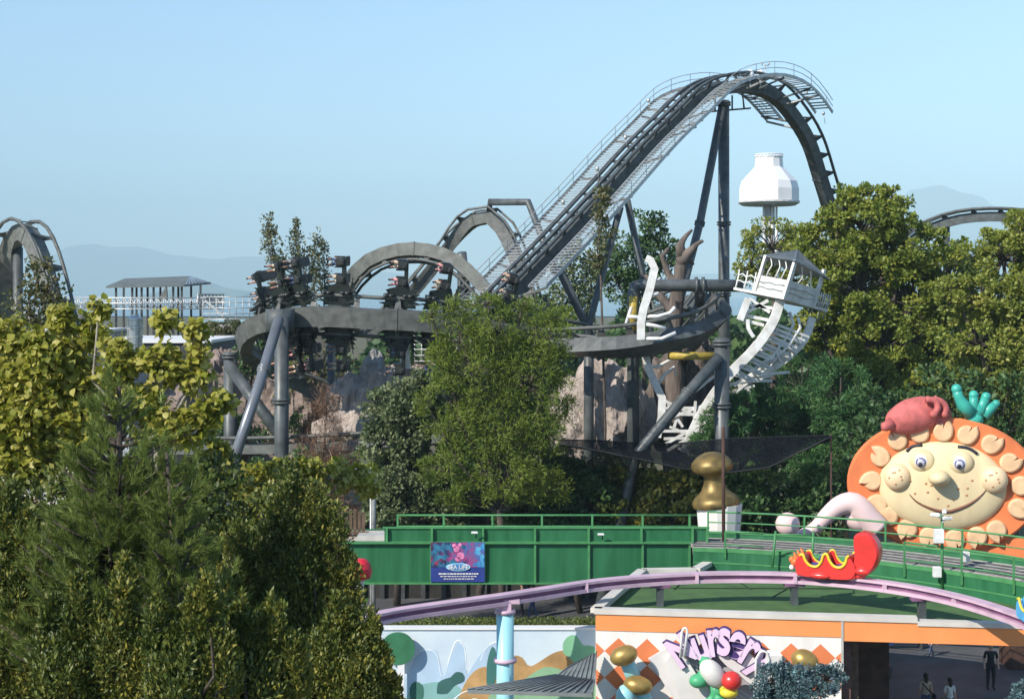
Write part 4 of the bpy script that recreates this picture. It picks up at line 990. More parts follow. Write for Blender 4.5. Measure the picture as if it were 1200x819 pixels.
# ---------------- sun face sculpture ----------------
Yf = 71.5; c = P(1105, 568, Yf); sf = thing('sun_face_sculpture', 'huge smiling cream sun face with peach petals on an orange disc', 'sculpture', P(1105, 660, Yf))
Mf = Matrix.Translation(c) @ Matrix.Rotation(R(-14), 4, 'Z')
q = lambda x, y, d=0: Mf @ Vector((S(x-1105, Yf)/math.cos(R(14)), -d, -S(y-568, Yf)))
def plate(mb, rx, rz, y0, y1, cx=0, cz=0, n=64, bev=.12):
    vs = []; prof = [(1-bev/rx*1.0, y1), (1, y1+bev), (1, y0)]
    for f, yy in prof:
        for k in range(n): a = 2*math.pi*k/n; vs.append(Mf @ Vector((cx+rx*f*math.cos(a), yy, cz+rz*f*math.sin(a))))
    fs = [tuple(range(n)), tuple(3*n-1-k for k in range(n))]
    for r in range(2):
        for k in range(n): j = (k+1) % n; fs.append((r*n+k, r*n+j, r*n+n+j, r*n+n+k))
    mb.add(vs, fs)
mb = MB(); plate(mb, S(110, Yf), S(79, Yf), .5, -.1); mb.build('disc', discor, sf)
mb = MB(); mb.box(P(1130, 668, Yf)+Vector((0, .3, 0)), (S(150, Yf), .7, S(80, Yf)), rz=R(-14)); mb.build('disc_foot', discor, sf)
mb = MB(); mb.ball(q(1104, 569, .1), (S(72.5, Yf), .62, S(52, Yf)), 48, 30, Matrix.Rotation(R(-14), 3, 'Z')); mb.build('face', cream, sf)
R3 = Matrix.Rotation(R(-14), 3, 'Z'); fd = lambda x, y: .1+.62*math.sqrt(max(0, 1-((x-1104)/72.5)**2-((y-569)/52)**2))
for x in (1082, 1124):
    y = 539 if x < 1100 else 540
    mb = MB(); mb.ball(q(x, y, fd(x, y)-.05), (S(14.5, Yf), .30, S(13.5, Yf)), 28, 18, R3); ey = mb.build('eyelid', cream, sf)
    mb = MB(); mb.ball(q(x-1, y, fd(x, y)+.13), (S(8, Yf), .17, S(8.5, Yf)), 22, 14, R3); mb.build('eyeball', cleanwhite, ey)
    mb = MB(); mb.ball(q(x-1.5, y+1, fd(x, y)+.24), (S(6, Yf), .09, S(6, Yf)), 20, 12, R3); mb.build('iris', mat('iris_blue', (.12, .12, .25), .3), ey)
    mb = MB(); mb.ball(q(x-1.5, y+1.5, fd(x, y)+.29), (S(4.4, Yf), .08, S(4.4, Yf)), 20, 12, R3); mb.build('iris_centre', mat('iris_grey', (.45, .45, .5), .3), ey)
    mb = MB(); mb.ball(q(x-2.0, y+3.2, fd(x, y)+.34), (S(2.6, Yf), .07, S(2.6, Yf)), 16, 10, R3); mb.build('pupil', ink, ey)
mb = MB(); mb.ball(q(1100, 557, fd(1100, 557)+.35), (S(12.5, Yf), .72, S(9.5, Yf)), 28, 18, R3); mb.build('nose', cream, sf)
for x in (1055, 1160):
    mb = MB(); mb.ball(q(x, 559, fd(x, 559)-.02), (S(15.5, Yf), .45, S(16, Yf)), 28, 18, R3); ck = mb.build('cheek', mat('cheek_cream', (.74, .56, .35), .5, 0, .05), sf)
    mb = MB(); rg = random.Random(x)
    for k in range(7):
        a = k*.9; fx = x-1+9*math.cos(a)*(.5+.5*(k % 2)); fy = 557+9*math.sin(a)*(.5+.5*((k+1) % 2)); dd = fd(x, 559)-.02+.45*math.sqrt(max(0, 1-((fx-x)/15.5)**2-((fy-559)/16)**2)); mb.ball(q(fx, fy, dd), (.05, .02, .05), 8, 6, R3)
    mb.build_each('freckle', frk, ck)
mb = MB()
for x, y in ((1069, 563), (1074, 577), (1088, 575), (1086, 565), (1099, 582), (1131, 569), (1130, 577), (1116, 583), (1110, 590), (1121, 570), (1136, 560), (1092, 567)): mb.ball(q(x, y, fd(x, y)+.005), (.065, .02, .055), 8, 6, R3)
mb.build_each('freckle', frk, sf)
mp = catmull([q(x, y, fd(x, y)+.0) for x, y in ((1068, 578), (1075, 586), (1086, 592), (1098, 596), (1110, 597), (1122, 593), (1134, 587), (1144, 579), (1151, 571))], .15)
mb = MB(); mb.tube(mp, [.02+.06*math.sin(math.pi*i/(len(mp)-1)) for i in range(len(mp))], 7); mb.build('mouth_line', mat('mouth_brown', (.17, .07, .04), .5), sf)
mp = [q(x, y, fd(x, y)+.0) for x, y in ((1074, 592), (1088, 600), (1104, 603), (1122, 600), (1136, 592), (1148, 582))]
for x, pts_ in ((0, ((1065, 529), (1070, 524), (1076, 522), (1082, 521.5))), (1, ((1121, 522), (1130, 523), (1137, 526), (1142, 530)))):
    mb = MB(); mb.tube(catmull([q(a, b, fd(a, b)+.04) for a, b in pts_], .15), .075, 7); mb.build('eyebrow', ink, sf)
# petals: comma shaped, point up and outwards
PT = [(1033, 592, 200), (1027, 565, 200), (1036, 537, 140), (1055, 517, 120), (1079, 508, 95), (1105, 506, 75), (1131, 509, 50), (1157, 519, 35), (1177, 540, 25), (1189, 566, 15), (1186, 592, -20), (1163, 618, -70), (1142, 626, -90), (1118, 630, -80), (1090, 628, -100), (1066, 620, -110), (1045, 606, 190)]
for i, (x, y, a) in enumerate(PT):
    cx = S(x-1105, Yf)/math.cos(R(14)); cz = -S(y-568, Yf); r = S(11.5, Yf); aa = R(a); poly = []
    n = 26
    # comma: circle with a hooked tip and a notch beside it
    for k in range(n):
        f = k/(n-1); t = aa+R(14)+f*R(338); rd_ = r*(1+.42*max(0, (f-.76)/.24)**1.6); poly.append((cx+rd_*math.cos(t), cz+rd_*math.sin(t)))
    poly += [(cx+r*.95*math.cos(aa+R(2)), cz+r*.95*math.sin(aa+R(2))), (cx+r*.45*math.cos(aa+R(12)), cz+r*.45*math.sin(aa+R(12)))]
    m3 = Vector((cx, 0, cz)); vs = []; nn = len(poly); fs = []
    for f, yy in ((0, -.30), (.8, -.29), (.93, -.25), (1, -.13), (1, .02)):
        for (a1, b1) in poly: vs.append(Mf @ Vector((cx+(a1-cx)*max(f, .001), yy, cz+(b1-cz)*max(f, .001))))
    for r_ in range(4):
        for k in range(nn): j = (k+1) % nn; fs.append((r_*nn+k, r_*nn+j, r_*nn+nn+j, r_*nn+nn+k))
    mb = MB(); mb.add(vs, fs); mb.build('petal', petal, sf)
# red cap and teal hand on the top rim
rc = thing('red_hand_sculpture', 'faded red rounded mitt resting on top of the orange disc', 'sculpture', P(1073, 500, Yf+.2))
mb = MB(); Rr_ = Matrix.Rotation(R(-18), 3, 'Y')
mb.ball(P(1071, 487, Yf+.25), (S(34, Yf), .75, S(21, Yf)), 36, 22, Rr_, fn=lambda v: v*(1+.05*noise.noise(v*1.5))); mb.ball(P(1100, 488, Yf+.4), (S(15, Yf), .6, S(17, Yf)), 24, 14); mb.build('palm', redm, rc)
mb = MB(); mb.tube(catmull([P(x, y, Yf-.5) for x, y in ((1085, 468), (1096, 470), (1099, 478), (1095, 484))], .15), [.12]*40 if False else .16, 10); mb.ball(P(1094.5, 485, Yf-.5), .19, 12, 8); mb.tube(catmull([P(x, y, Yf-.4) for x, y in ((1094, 467), (1104, 471), (1109, 478), (1107, 484))], .15), .15, 10); mb.ball(P(1107, 485, Yf-.4), .18, 12, 8)
mb.build_each('finger', redm, rc); mb = MB(); mb.tube([P(1045, 496, Yf), P(1037, 500, Yf-.1), P(1033, 500, Yf-.1)], [.3, .22, .18], 10); mb.build('finger', redm, rc)
th_ = thing('teal_hand_sculpture', 'teal open hand reaching up from the top of the orange disc', 'sculpture', P(1141, 492, Yf+.1))
mb = MB(); mb.ball(P(1143, 481, Yf+.1), (S(14, Yf), .45, S(11, Yf)), 28, 18); mb.tube([P(1141, 498, Yf+.1), P(1142, 484, Yf+.1)], [.42, .42], 16); mb.build('palm', teal, th_)
for pts_, r_ in ((((1138, 484), (1128, 474), (1123, 464), (1121, 456)), (.38, .3, .22, .22)), (((1142, 482), (1141, 472), (1141, 463)), (.32, .22, .2)), (((1148, 484), (1152, 473), (1155.5, 465)), (.32, .22, .2)), (((1152, 487), (1161, 478), (1167, 473)), (.3, .24, .17))):
    mb = MB(); pq = [P(x, y, Yf-.05) for x, y in pts_]; mb.tube(pq, list(r_), 14); mb.ball(pq[-1], r_[-1]*1.12, 14, 10); mb.build('finger', teal, th_)
# pale pink arm and ball
pa = thing('pink_arm_sculpture', 'pale pink bent arm leaning against the left of the orange disc', 'sculpture', P(985, 628, Yf))
mb = MB(); C = catmull([P(x, y, Yf-.1) for x, y in ((936, 627), (955, 618), (970, 603), (985, 592), (1000, 590), (1015, 605), (1028, 620))], .2)
mb.tube(C, [.2+.4*min(1, i/(len(C)*.75)) for i in range(len(C))], 20); mb.ball(P(1010, 606, Yf+.1), (S(20, Yf), .6, S(17, Yf)), 28, 18); mb.ball(C[0], .22, 10, 8); mb.build('arm', palepink, pa)
pb = MB(); pb.ball(P(923, 614, Yf-1.2), (S(14, Yf), .5, S(13.5, Yf)), 28, 18); o = pb.build('pink_ball', palepink); tag(o, 'pale pink round disc shaped ball left of the bent arm', 'sculpture')
# ---------------- nursery building ----------------
def ray(px, py): return Vector(((px-600)/F, 1, (HY-py)/F))
A0 = P(698, 706, 54.6); A0.z = 0; B0 = P(1210, 706, 52.6); B0.z = 0; dW = (B0-A0).normalized(); nW = Vector((dW.y, -dW.x, 0))  # towards camera
def WP(px, py, d=0.0):
    r = ray(px, py); o = Vector((0, 0, H)); pl = A0+nW*d; t = (pl-o).dot(nW)/r.dot(nW); return o+r*t
def UV(px, py): v = WP(px, py); return (v-A0).dot(dW), v.z
angW = math.atan2(dW.y, dW.x)
def WB(u0, u1, z0, z1, d0, d1, mb):   # box on the wall: u range, z range, distance in front of wall
    c = A0+dW*((u0+u1)/2)+nW*((d0+d1)/2); mb.box((c.x, c.y, (z0+z1)/2), (abs(u1-u0), abs(d1-d0), abs(z1-z0)), rz=angW)
nb = thing('nursery_building', 'flat roofed nursery building with orange band and harlequin diamond wall', 'building', A0)
zt = 5.78; zr = zt-.28; ul = 0; um = UV(986, 760)[0]; ur = UV(1330, 760)[0]; zbot = WP(698, 738).z
mb = MB(); WB(ul, um, 0, zbot, -.3, 0, mb); mb.build('front_wall', whitew, nb)
mb = MB(); WB(ul, um, zbot, zt-.12, -.3, .03, mb); WB(um+.06, ur, zbot-.12, zt-.12, -.3, .03, mb); mb.build('orange_band', orange, nb)
mb = MB(); WB(um-.01, um+.07, zbot-1.5, zt-.1, -.28, .06, mb); mb.build('downpipe', concrete, nb)
mb = MB(); WB(ul-.05, UV(1075, 710)[0], zt-.12, zt+.06, -.38, .08, mb); WB(UV(1075, 710)[0], ur, zt-.22, zt-.06, -.38, .08, mb)
cs = [A0-nW*.1, at_z(738, 680, zt), at_z(753, 668, zt), at_z(815, 667, zt), at_z(834, 657, zt)]
for a, b in zip(cs, cs[1:]): a = Vector((a.x, a.y, zt-.03)); b = Vector((b.x, b.y, zt-.03)); mb.beam(a, b, .4, .18)
mb.build('parapet', mat('parapet_stone', (.55, .52, .47), .8, 0, .12, 1), nb)
roofpts = [A0-nW*.25, at_z(738, 680, zt), at_z(753, 669, zt), at_z(830, 664, zt), at_z(1000, 664, zt), Vector((22.5, 60, 0)), A0+dW*ur-nW*.25]
mb = MB(); mb.prism([Vector((p.x, p.y, zr)) for p in roofpts], (0, 0, -.25)); mb.build('turf_roof', turf, nb)
mb = MB(); rg = random.Random(6)
for a, b in (((745, 688), (1000, 690)), ((880, 690), (850, 672)), ((760, 680), (1060, 683)), ((1000, 695), (1000, 672)), ((930, 684), (905, 700)), ((790, 690), (810, 672))):
    mb.tube([at_z(a[0]+(b[0]-a[0])*t, a[1]+(b[1]-a[1])*t+rg.uniform(-.6, .6), zr+.02) for t in (0, .25, .5, .75, 1)], .025, 4)
mb.build_each('roof_seam', mat('seam_dark', (.02, .04, .018), .9), nb)
# side and back walls, passage
mb = MB(); bk = 8.5
lw = A0-nW*.3; mb.beam(Vector((lw.x+.15, lw.y+.02, zr/2-.2)), Vector((lw.x+2.2, lw.y+7.5, zr/2-.2)), .3, zr-.4); mb.build('side_wall', whitew, nb)
mb = MB()
pw = A0+dW*(um+.2)-nW*.35; mb.beam(Vector((pw.x, pw.y, 2.65)), Vector((pw.x+.9, pw.y+7.0, 2.65)), .3, 5.25); mb.build('passage_wall', mat('passage_brown', (.10, .055, .045), .8, 0, .3, 2), nb)
mb = MB(); a_ = at_z(1003, 1000, 2); mb.box((P(1021, 0, 60).x, 60, 2.6), (1.35, .2, 5.15)); mb.build('passage_panel', mat('passage_panel', (.075, .04, .032), .8, 0, .3, 2), nb)
mb = MB()
for k in range(3): pv_ = A0+dW*(um+.5)-nW*(.8+k*1.5); mb.box((pv_.x+.1*k, pv_.y, 2.4), (.28, .28, 4.8), rz=angW)
mb.build_each('passage_post', brown, nb)
# harlequin diamonds
mb = MB(); W_ = S(33.5, 54)/2; Hh = S(31.5, 54)/2; uo, zo = UV(725, 762); zo = zo
rows = int(zt/Hh)+2
for r_ in range(0, 14):
    for c_ in range(-2, 12):
        u = uo+c_*2*W_+(r_ % 2)*0; z = zo-r_*2*Hh*1.0-.02
        if r_ < 0: continue
        po = [(u-W_, z), (u, z+Hh), (u+W_, z), (u, z-Hh)]
        # clip to the wall
        def clip(pl, f):
            o = []
            for i in range(len(pl)):
                a, b = pl[i], pl[(i+1) % len(pl)]; fa, fb = f(a), f(b)
                if fa >= 0: o.append(a)
                if fa*fb < 0: t = fa/(fa-fb); o.append((a[0]+(b[0]-a[0])*t, a[1]+(b[1]-a[1])*t))
            return o
        for f in (lambda p: p[0]-.01, lambda p: um-.02-p[0], lambda p: p[1]-.02): po = clip(po, f) if len(po) > 2 else po
        if len(po) > 2:
            mb.prism([A0+dW*a+nW*.001+Vector((0, 0, b)) for a, b in po], nW*.006)
mb.build('diamond_pattern', mat('diamond_orange', (.66, .19, .07), .8, 0, .1, 1), nb)
# book
def wpoly(mb, pts_, d, th): mb.prism([WP(x, y, 0)*1+nW*d for x, y in pts_], nW*th)
bk_ = thing('open_book_sign', 'grey white open book shaped sign board under the arched lettering', 'sign', WP(840, 819))
mb = MB(); pgc = mat('book_page', (.62, .60, .58), .7, 0, .08, 1)
wpoly(mb, [(781, 772), (789, 758), (806, 770), (822, 795), (838, 808), (826, 822), (800, 822)], .1, .35); wpoly(mb, [(760, 770), (784, 756), (789, 762), (805, 822), (793, 822)], .05, .2)
wpoly(mb, [(836, 760), (856, 753), (880, 765), (930, 800), (940, 822), (905, 822), (870, 790), (850, 775)], .1, .35); mb.build('page', pgc, bk_)
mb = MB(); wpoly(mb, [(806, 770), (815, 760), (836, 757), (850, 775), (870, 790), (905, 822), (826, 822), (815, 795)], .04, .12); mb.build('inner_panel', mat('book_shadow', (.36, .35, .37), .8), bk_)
mb = MB()
for k in range(5): wpoly(mb, [(812+k*1.0, 790-k*4), (812.8+k, 789.5-k*4), (850+k*9, 819), (849+k*9, 819)], .17, .02)
mb.build('page_lines', white, bk_)
# lettering, arched
lt_ = thing('nursery_lettering', 'arched lilac bubble letters reading Nursery with dark outlines', 'lettering', WP(840, 760, .5))
lil = mat('letter_lilac', (.70, .52, .68), .5, 0, .05); lk = mat('letter_outline', (.05, .03, .13), .5)
for ch, px, py, rot, sz, ky in (('N', 800, 759, 36, 1.15, 1.25), ('u', 820, 751, 20, 1.25, 1.35), ('r', 836, 744.5, 8, 1.3, 1.4), ('s', 848.5, 743, -3, 1.3, 1.4), ('e', 864, 747, -16, 1.3, 1.4), ('r', 879, 756, -30, 1.3, 1.4), ('y', 893, 767, -38, 1.2, 1.2)):
    pos = WP(px, py, 0)+nW*.5
    Mw = Matrix.Translation(pos) @ Matrix.Rotation(angW, 4, 'Z') @ Matrix.Rotation(R(90), 4, 'X') @ Matrix.Rotation(R(rot), 4, 'Z') @ Matrix.Diagonal((.95, ky, 1, 1))
    g = text_obj(ch, sz, lil, 'letter', lt_, Mw @ Matrix.Translation((0, 0, .08)), .06, .035)
    o2 = text_obj(ch, sz, lk, 'letter_outline', lt_, Mw @ Matrix.Translation((.015, .0, -.04)), .05, .075); o2.parent = g
sp_ = MB()
for (x0, y0, x1, y1, r_) in ((803, 734, 800, 764, .09), (893, 766, 890, 798, .22)):
    a = WP(x0, y0, 0)+nW*.75; b = WP(x1, y1, 0)+nW*.75
    d_ = (b-a).normalized(); s_2 = dW
    sp_.tube([b-s_2*r_*.7, a-s_2*r_, a-d_*r_*1.1-s_2*r_*.5, a-d_*r_*1.25, a-d_*r_*1.1+s_2*r_*.5, a+s_2*r_, b+s_2*r_*.7], .045, 8)
sp_.build_each('safety_pin', white, lt_)
mb = MB(); mb.box(WP(905, 768, 0)+nW*.45, (.55, .5, .55), rz=.1, bev=.1); o = mb.build('white_block', whitew); tag(o, 'small white toy block right of the arched lettering', 'block')
# baby creature ornament (generic crawling toddler figure seen from behind)
bf = thing('crawling_figure', 'green crawling toddler figure in a white nappy on the book sign', 'figure', WP(840, 819, .6))
D = lambda x, y, d=.75: WP(x, y, 0)+nW*d
mb = MB(); mb.tube([D(828, 784), D(822, 790), D(815, 791)], [.3, .26, .2], 14); mb.ball(D(819, 790, .9), (.33, .3, .25), 16, 10); mb.tube([D(832, 778), D(826, 769), D(821, 767)], [.3, .22, .14], 12)
mb.tube([D(838, 795), D(840, 804), D(837, 812)], [.25, .22, .2], 12)
for x, y in ((829, 813), (834, 817), (841, 817), (846, 812)): mb.tube([D(838, 808, .85), D(x, y, .95)], [.14, .1], 8); mb.ball(D(x, y, .95), .1, 8, 6)
mb.build('limbs', mat('figure_green', (.07, .36, .17), .45, 0, .12), bf)
mb = MB(); mb.ball(D(836, 783, .85), (.38, .42, .56), 28, 18, Matrix.Rotation(R(-38), 3, 'Y'), fn=lambda v: v*(1+.12*v.z)); mb.build('nappy', mat('nappy_cloth', (.62, .60, .56), .8), bf)
mb = MB(); mb.ball(D(857, 789, 1.0), (.36, .36, .33), 24, 16); mb.build('red_bonnet', red, bf)
mb = MB(); mb.ball(D(854, 803, .95), (.32, .25, .2), 20, 12); mb.ball(D(847, 798, .95), (.13, .13, .16), 12, 8); mb.build('yellow_collar', mat('toy_yellow', (.65, .55, .05), .5), bf)
# gold knobs
def knob(label, px, py, rx, rz, tilt, d, stem):
    t = thing('gold_egg_ornament', label, 'ornament', D(px, py, d), 'gold knobs on the diamond wall')
    mb = MB(); mb.ball(D(px, py, d), (S(rx, 54), S(rx, 54)*.8, S(rz, 54)), 32, 20, Matrix.Rotation(R(tilt), 3, 'Y')); mb.build('knob_head', gold, t)
    mb = MB(); mb.tube([D(px, py, d-.2)] + [D(x, y, dd) for x, y, dd in stem], [.26]*(1+len(stem)), 16); mb.build('knob_stem', cyan, t)
knob('upper gold egg shaped knob on a light blue stem, left on the diamond wall', 733, 760, 16.5, 11.5, -18, 1.0, [(741, 783, .6), (745, 795, .2)])
knob('lower gold egg shaped knob beside the light blue ball', 749, 795, 17, 11, 8, .9, [(760, 822, .5), (764, 840, .3)])
knob('gold egg shaped knob above the bluish shrub', 942, 768, 16.5, 13, 28, .8, [(936, 785, .3), (930, 800, .1)])
mb = MB(); mb.ball(D(735, 808, 1.0), (S(11.5, 54), .35, S(15, 54)), 28, 18); o = mb.build('blue_ball', cyan); tag(o, 'light blue egg shaped ball in front of the lower gold knob', 'ornament')
# rear back plates behind knobs
# passage people and things
SB = [standing_mesh(SH['beige'], SH['denim']), standing_mesh(SH['white'], SH['denim']), standing_mesh(SH['blue'], SH['denim'], .16), standing_mesh(SH['black'], SH['black'], .02, .02), standing_mesh(SH['pink'], SH['grey'], .1)]
HH = hair_mesh(1.67, .0); HL = hair_mesh(1.67, 0, True); FB = face_bits(1.62, .0)
def gp(px, py): return at_z(px, py, 0)
person(SB[0], 'person in a beige top with a shoulder bag strap under the orange canopy', gp(1085, 840), R(90), 1.0, HL, face=FB)
person(SB[1], 'dark haired person in a pale top right of the beige topped one', gp(1113, 843), R(100), .95, HL, face=FB)
person(SB[2], 'small figure in a blue shirt walking on the far plaza under the canopy', gp(1091, 769), R(200), .66, HH, face=FB)
person(SB[1], 'person in white at the far right end of the passage', gp(1188, 764), R(160), .8, HH, face=FB)
st_ = person(SB[3], 'tall dark standing figure in the passage right of the walkers', gp(1161, 808), R(-90), 1.16, HH, face=FB)
person(SB[3], 'dark clothed person in the shade below the bridge', gp(612, 722), R(180), 1, HH, face=FB)
person(SB[1], 'person in pale trousers in the shade below the bridge', gp(624, 724), R(170), 1, HL, face=FB)
bp = MB(); b0 = gp(1085, 840); bp.tube([b0+Vector((-.18, -.15, 1.42)), b0+Vector((0, -.2, 1.2)), b0+Vector((.24, -.1, .95))], .025, 5); bp.box(b0+Vector((.3, -.05, .85)), (.14, .3, .25), bev=.04); o = bp.build('shoulder_bag', SH['black']); tag(o, 'dark shoulder bag worn by the person in the beige top', 'bag')
def stall(label, px, py, m1, m2, w_=2, h_=1.0):
    t = thing('bench', label, 'bench', gp(px, py)); b0 = gp(px, py); mb = MB(); mb.box(b0+Vector((0, 0, .45)), (w_, .5, .07)); mb.build('seat', m1, t); mb = MB(); mb.box(b0+Vector((0, .25, .75)), (w_, .06, .35)); mb.build('backrest', m1, t)
    for s in (-1, 1): mb = MB(); mb.box(b0+Vector((s*w_*.42, 0, .21)), (.08, .45, .42)); mb.build('leg', m2, t)
stall('pale bench at the back of the passage left of the walker', 1056, 760, concrete, darkm, 2.2)
stall('dark bench behind the tall dark figure', 1120, 752, brown, darkm, 2.4)
bs = thing('kiddie_ride', 'small dark blue domed toy ride inside the passage left side', 'kiddie ride', gp(1026, 792)); b0 = gp(1026, 792); mb = MB(); mb.lathe([(.7, 0), (.75, .5), (.3, .7), (.12, .8), (.12, 1.5)], b0, 18); mb.build('base', darkm, bs); mb = MB(); mb.lathe([(.8, 0), (.72, .25), (.4, .45), (.05, .5)], b0+Vector((0, 0, 1.5)), 18); mb.build('dome', mat('deep_blue', (.03, .1, .25), .4), bs)
gwd = thing('back_kiosk', 'dark red kiosk at the right end of the passage', 'kiosk', gp(1215, 785)); b0 = gp(1215, 785); mb = MB(); mb.box(b0+Vector((0, .8, 1.2)), (2.4, 1.6, 2.4)); mb.build('walls', rust, gwd); mb = MB(); mb.box(b0+Vector((0, .8, 2.47)), (2.8, 2, .14)); mb.build('roof', roofm, gwd)

# ---------------- mural wall ----------------
Yw = 55.6; zw = P(0, 737, Yw).z; mw = thing('mural_wall', 'long wall painted with hills and round trees under a pale sky', 'wall', (BX(560, Yw), Yw, 0))
xa, xb = BX(395, Yw), BX(699, Yw)
mb = MB(); mb.box(((xa+xb)/2, Yw+.15, zw/2), (xb-xa, .3, zw)); mb.build('wall_face', mat('mural_sky', (.50, .60, .68), .85, 0, .12, .5, c2=(.62, .70, .74)), mw)
mb = MB(); mb.box(((xa+xb)/2, Yw+.15, zw+.03), (xb-xa, .42, .08)); mb.build('coping', cleanwhite, mw)
MQ = lambda x, y, d: Vector((BX(x, Yw), Yw-d, P(0, y, Yw).z))
def paint(name, pts_, c_, d, sm=True, var=.1):
    q_ = [Vector((a, 0, b)) for a, b in pts_]
    if sm: q_ = catmull(q_+[q_[0]], 5)[:-1]
    mb = MB(); mb.prism([MQ(v.x, min(v.z, 860), d) for v in q_], (0, .003, 0)); mb.build(name, mat('mural_'+name+str(len(MATS)), c_, .85, 0, var, 1.2), mw)
def mpaint(mm, name, pts_, d):
    q_ = catmull([Vector((a, 0, b)) for a, b in pts_], 3); mb = MB()
    mb.tube([MQ(a.x, a.z, d-.02) for a in q_], .022, 6)
    mb.build(name, mm, mw)
paint('blue_mountain', [(480, 860), (472, 800), (484, 772), (498, 760), (512, 762), (519, 790), (530, 765), (536, 752), (543, 756), (548, 790), (560, 770), (572, 755), (590, 752), (600, 800), (600, 860)], (.40, .53, .66), .006, False)
mwh = mat('mural_white_line', (.72, .76, .78), .85)
mpaint(mwh, 'mountain_outline', [(478, 790), (486, 768), (496, 762), (506, 762), (513, 770), (517, 792), (522, 788), (528, 768), (534, 752), (540, 751), (545, 762), (547, 786)], .012)
mpaint(mwh, 'mountain_outline', [(563, 775), (568, 762), (576, 754), (584, 752)], .012)
paint('teal_hill', [(470, 860), (478, 812), (500, 800), (530, 800), (545, 815), (560, 860)], (.22, .42, .40), .010)
paint('brown_hill', [(520, 860), (535, 822), (548, 795), (562, 782), (578, 780), (600, 768), (612, 770), (622, 780), (650, 764), (668, 763), (682, 775), (690, 790), (700, 860)], (.45, .27, .11), .014, var=.3)
paint('green_hill', [(560, 860), (575, 812), (600, 805), (622, 790), (640, 781), (662, 786), (680, 800), (700, 805), (700, 860)], (.24, .42, .25), .018)
paint('pale_tree', [(660, 765), (660, 752), (668, 744), (676, 745), (684, 756), (696, 757), (700, 780), (690, 795), (680, 790), (672, 775)], (.20, .44, .26), .020)
paint('dark_cypress', [(570, 800), (571, 775), (577, 757), (582, 768), (581, 795), (576, 806)], (.05, .17, .15), .022)
paint('dark_bush', [(512, 812), (513, 800), (521, 795), (528, 793), (534, 787), (542, 788), (544, 797), (532, 803), (524, 812)], (.04, .12, .11), .022)
paint('left_bush', [(482, 822), (480, 806), (486, 798), (495, 802), (496, 816), (490, 824)], (.05, .16, .12), .022)
mpaint(mwh, 'path_line', [(532, 819), (545, 810), (570, 806), (598, 805)], .024)
rtm = thing('round_tree_cutout', 'dark green round topped painted tree cut-out at the left end of the mural', 'cut-out tree', (BX(470, 55), 55.2, 0)); mb = MB(); disc(mb, P(466, 760, 55.2), S(20, 55.2), S(19, 55.2), 40, .12); mb.build('top', mat('cutout_green', (.035, .16, .075), .6, 0, .2), rtm); mb = MB(); mb.box((P(470, 0, 55.26).x, 55.26, 2), (.25, .1, 4)); mb.build('stem', cleanwhite, rtm)
# hut roof, bottom
hr = thing('hut_roof', 'low grey sheet roof in front of the mural meeting the diamond wall', 'hut', P(620, 830, 50)); 
mb = MB()
r1 = [P(548, 808, 49.5), P(694, 812, 48.0), P(697, 797, 51.5), P(652, 791, 52.5)]; mb.prism(r1, (0, 0, -.12))
r2 = [P(651, 793, 52.6), P(697, 797, 51.7), P(699, 764, 54.3), P(672, 778, 53.8)]; mb.prism(r2, (0, 0, -.1)); mb.build('roof_sheet', roofm, hr)
mb = MB()
for k in range(16): f = k/15; mb.bar(r1[0].lerp(r1[1], f)+Vector((0, 0, .03)), r1[3].lerp(r1[2], f)+Vector((0, 0, .03)), .03, 4)
for k in range(9): f = k/8; mb.bar(r2[0].lerp(r2[1], f)+Vector((0, 0, .03)), r2[3].lerp(r2[2], f)+Vector((0, 0, .03)), .03, 4)
mb.build('roof_ribs', roofm, hr)
mb = MB()
for x, Y in ((556, 50), (690, 49), (655, 52.3), (694, 51.5)): p = P(x, 815, Y); mb.box((p.x, Y, (p.z-.1)/2), (.15, .15, p.z-.1))
mb.box((P(640, 0, 50.5).x, 51, 1.4), (3.2, 1.2, 2.6)); mb.build('posts_and_wall', whitew, hr)

uw = thing('underpass_wall', 'dark retaining wall in deep shade beneath the green bridge', 'wall', (BX(600, 86), 86, 0)); mb = MB(); mb.box((BX(600, 86), 86.2, 2.6), (24, .4, 5.2)); mb.build('wall_face', mat('underpass_dark', (.03, .028, .025), .9, 0, .3, 1), uw)  # added backing, its near-black colour stands in for shade under the bridge
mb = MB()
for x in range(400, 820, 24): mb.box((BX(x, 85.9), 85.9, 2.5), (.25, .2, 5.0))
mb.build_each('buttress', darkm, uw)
# ---------------- monorail ----------------
ZM = 6.5
mono = [at_z(410, 732, ZM), at_z(455, 721, ZM), at_z(520, 711, ZM), at_z(592, 701, ZM), at_z(650, 692, ZM), at_z(700, 684.5, ZM), at_z(760, 679, ZM), at_z(830, 675.5, ZM), at_z(900, 675.5, ZM), at_z(960, 678, ZM), at_z(1020, 684, ZM), at_z(1080, 693, ZM), at_z(1140, 707, ZM), at_z(1200, 727, ZM), at_z(1260, 752, ZM)]
C = catmull(mono, .5); mo = thing('monorail_track', 'slender pink monorail beam curving across over the turf roof', 'monorail', C[len(C)//2], None); up_ = Vector((0, 0, 1))
mb = MB(); mb.sweep(C, [(-.24, -.20), (.24, -.20), (.24, -.08), (-.24, -.08)], up_); mb.sweep(C, [(-.22, .08), (.22, .08), (.22, .17), (-.22, .17)], up_); mb.build('flanges', pink, mo)
mb = MB(); mb.sweep(C, [(-.09, -.08), (.09, -.08), (.09, .08), (-.09, .08)], up_); mb.build('web', pinkd, mo)
def onC(px): return min(C, key=lambda p: abs(600+F*p.x/p.y-px))
mb = MB()
for px in (690, 820, 935, 1040, 1120): p = onC(px); mb.box(p-Vector((0, 0, .02)), (.12, .58, .34))
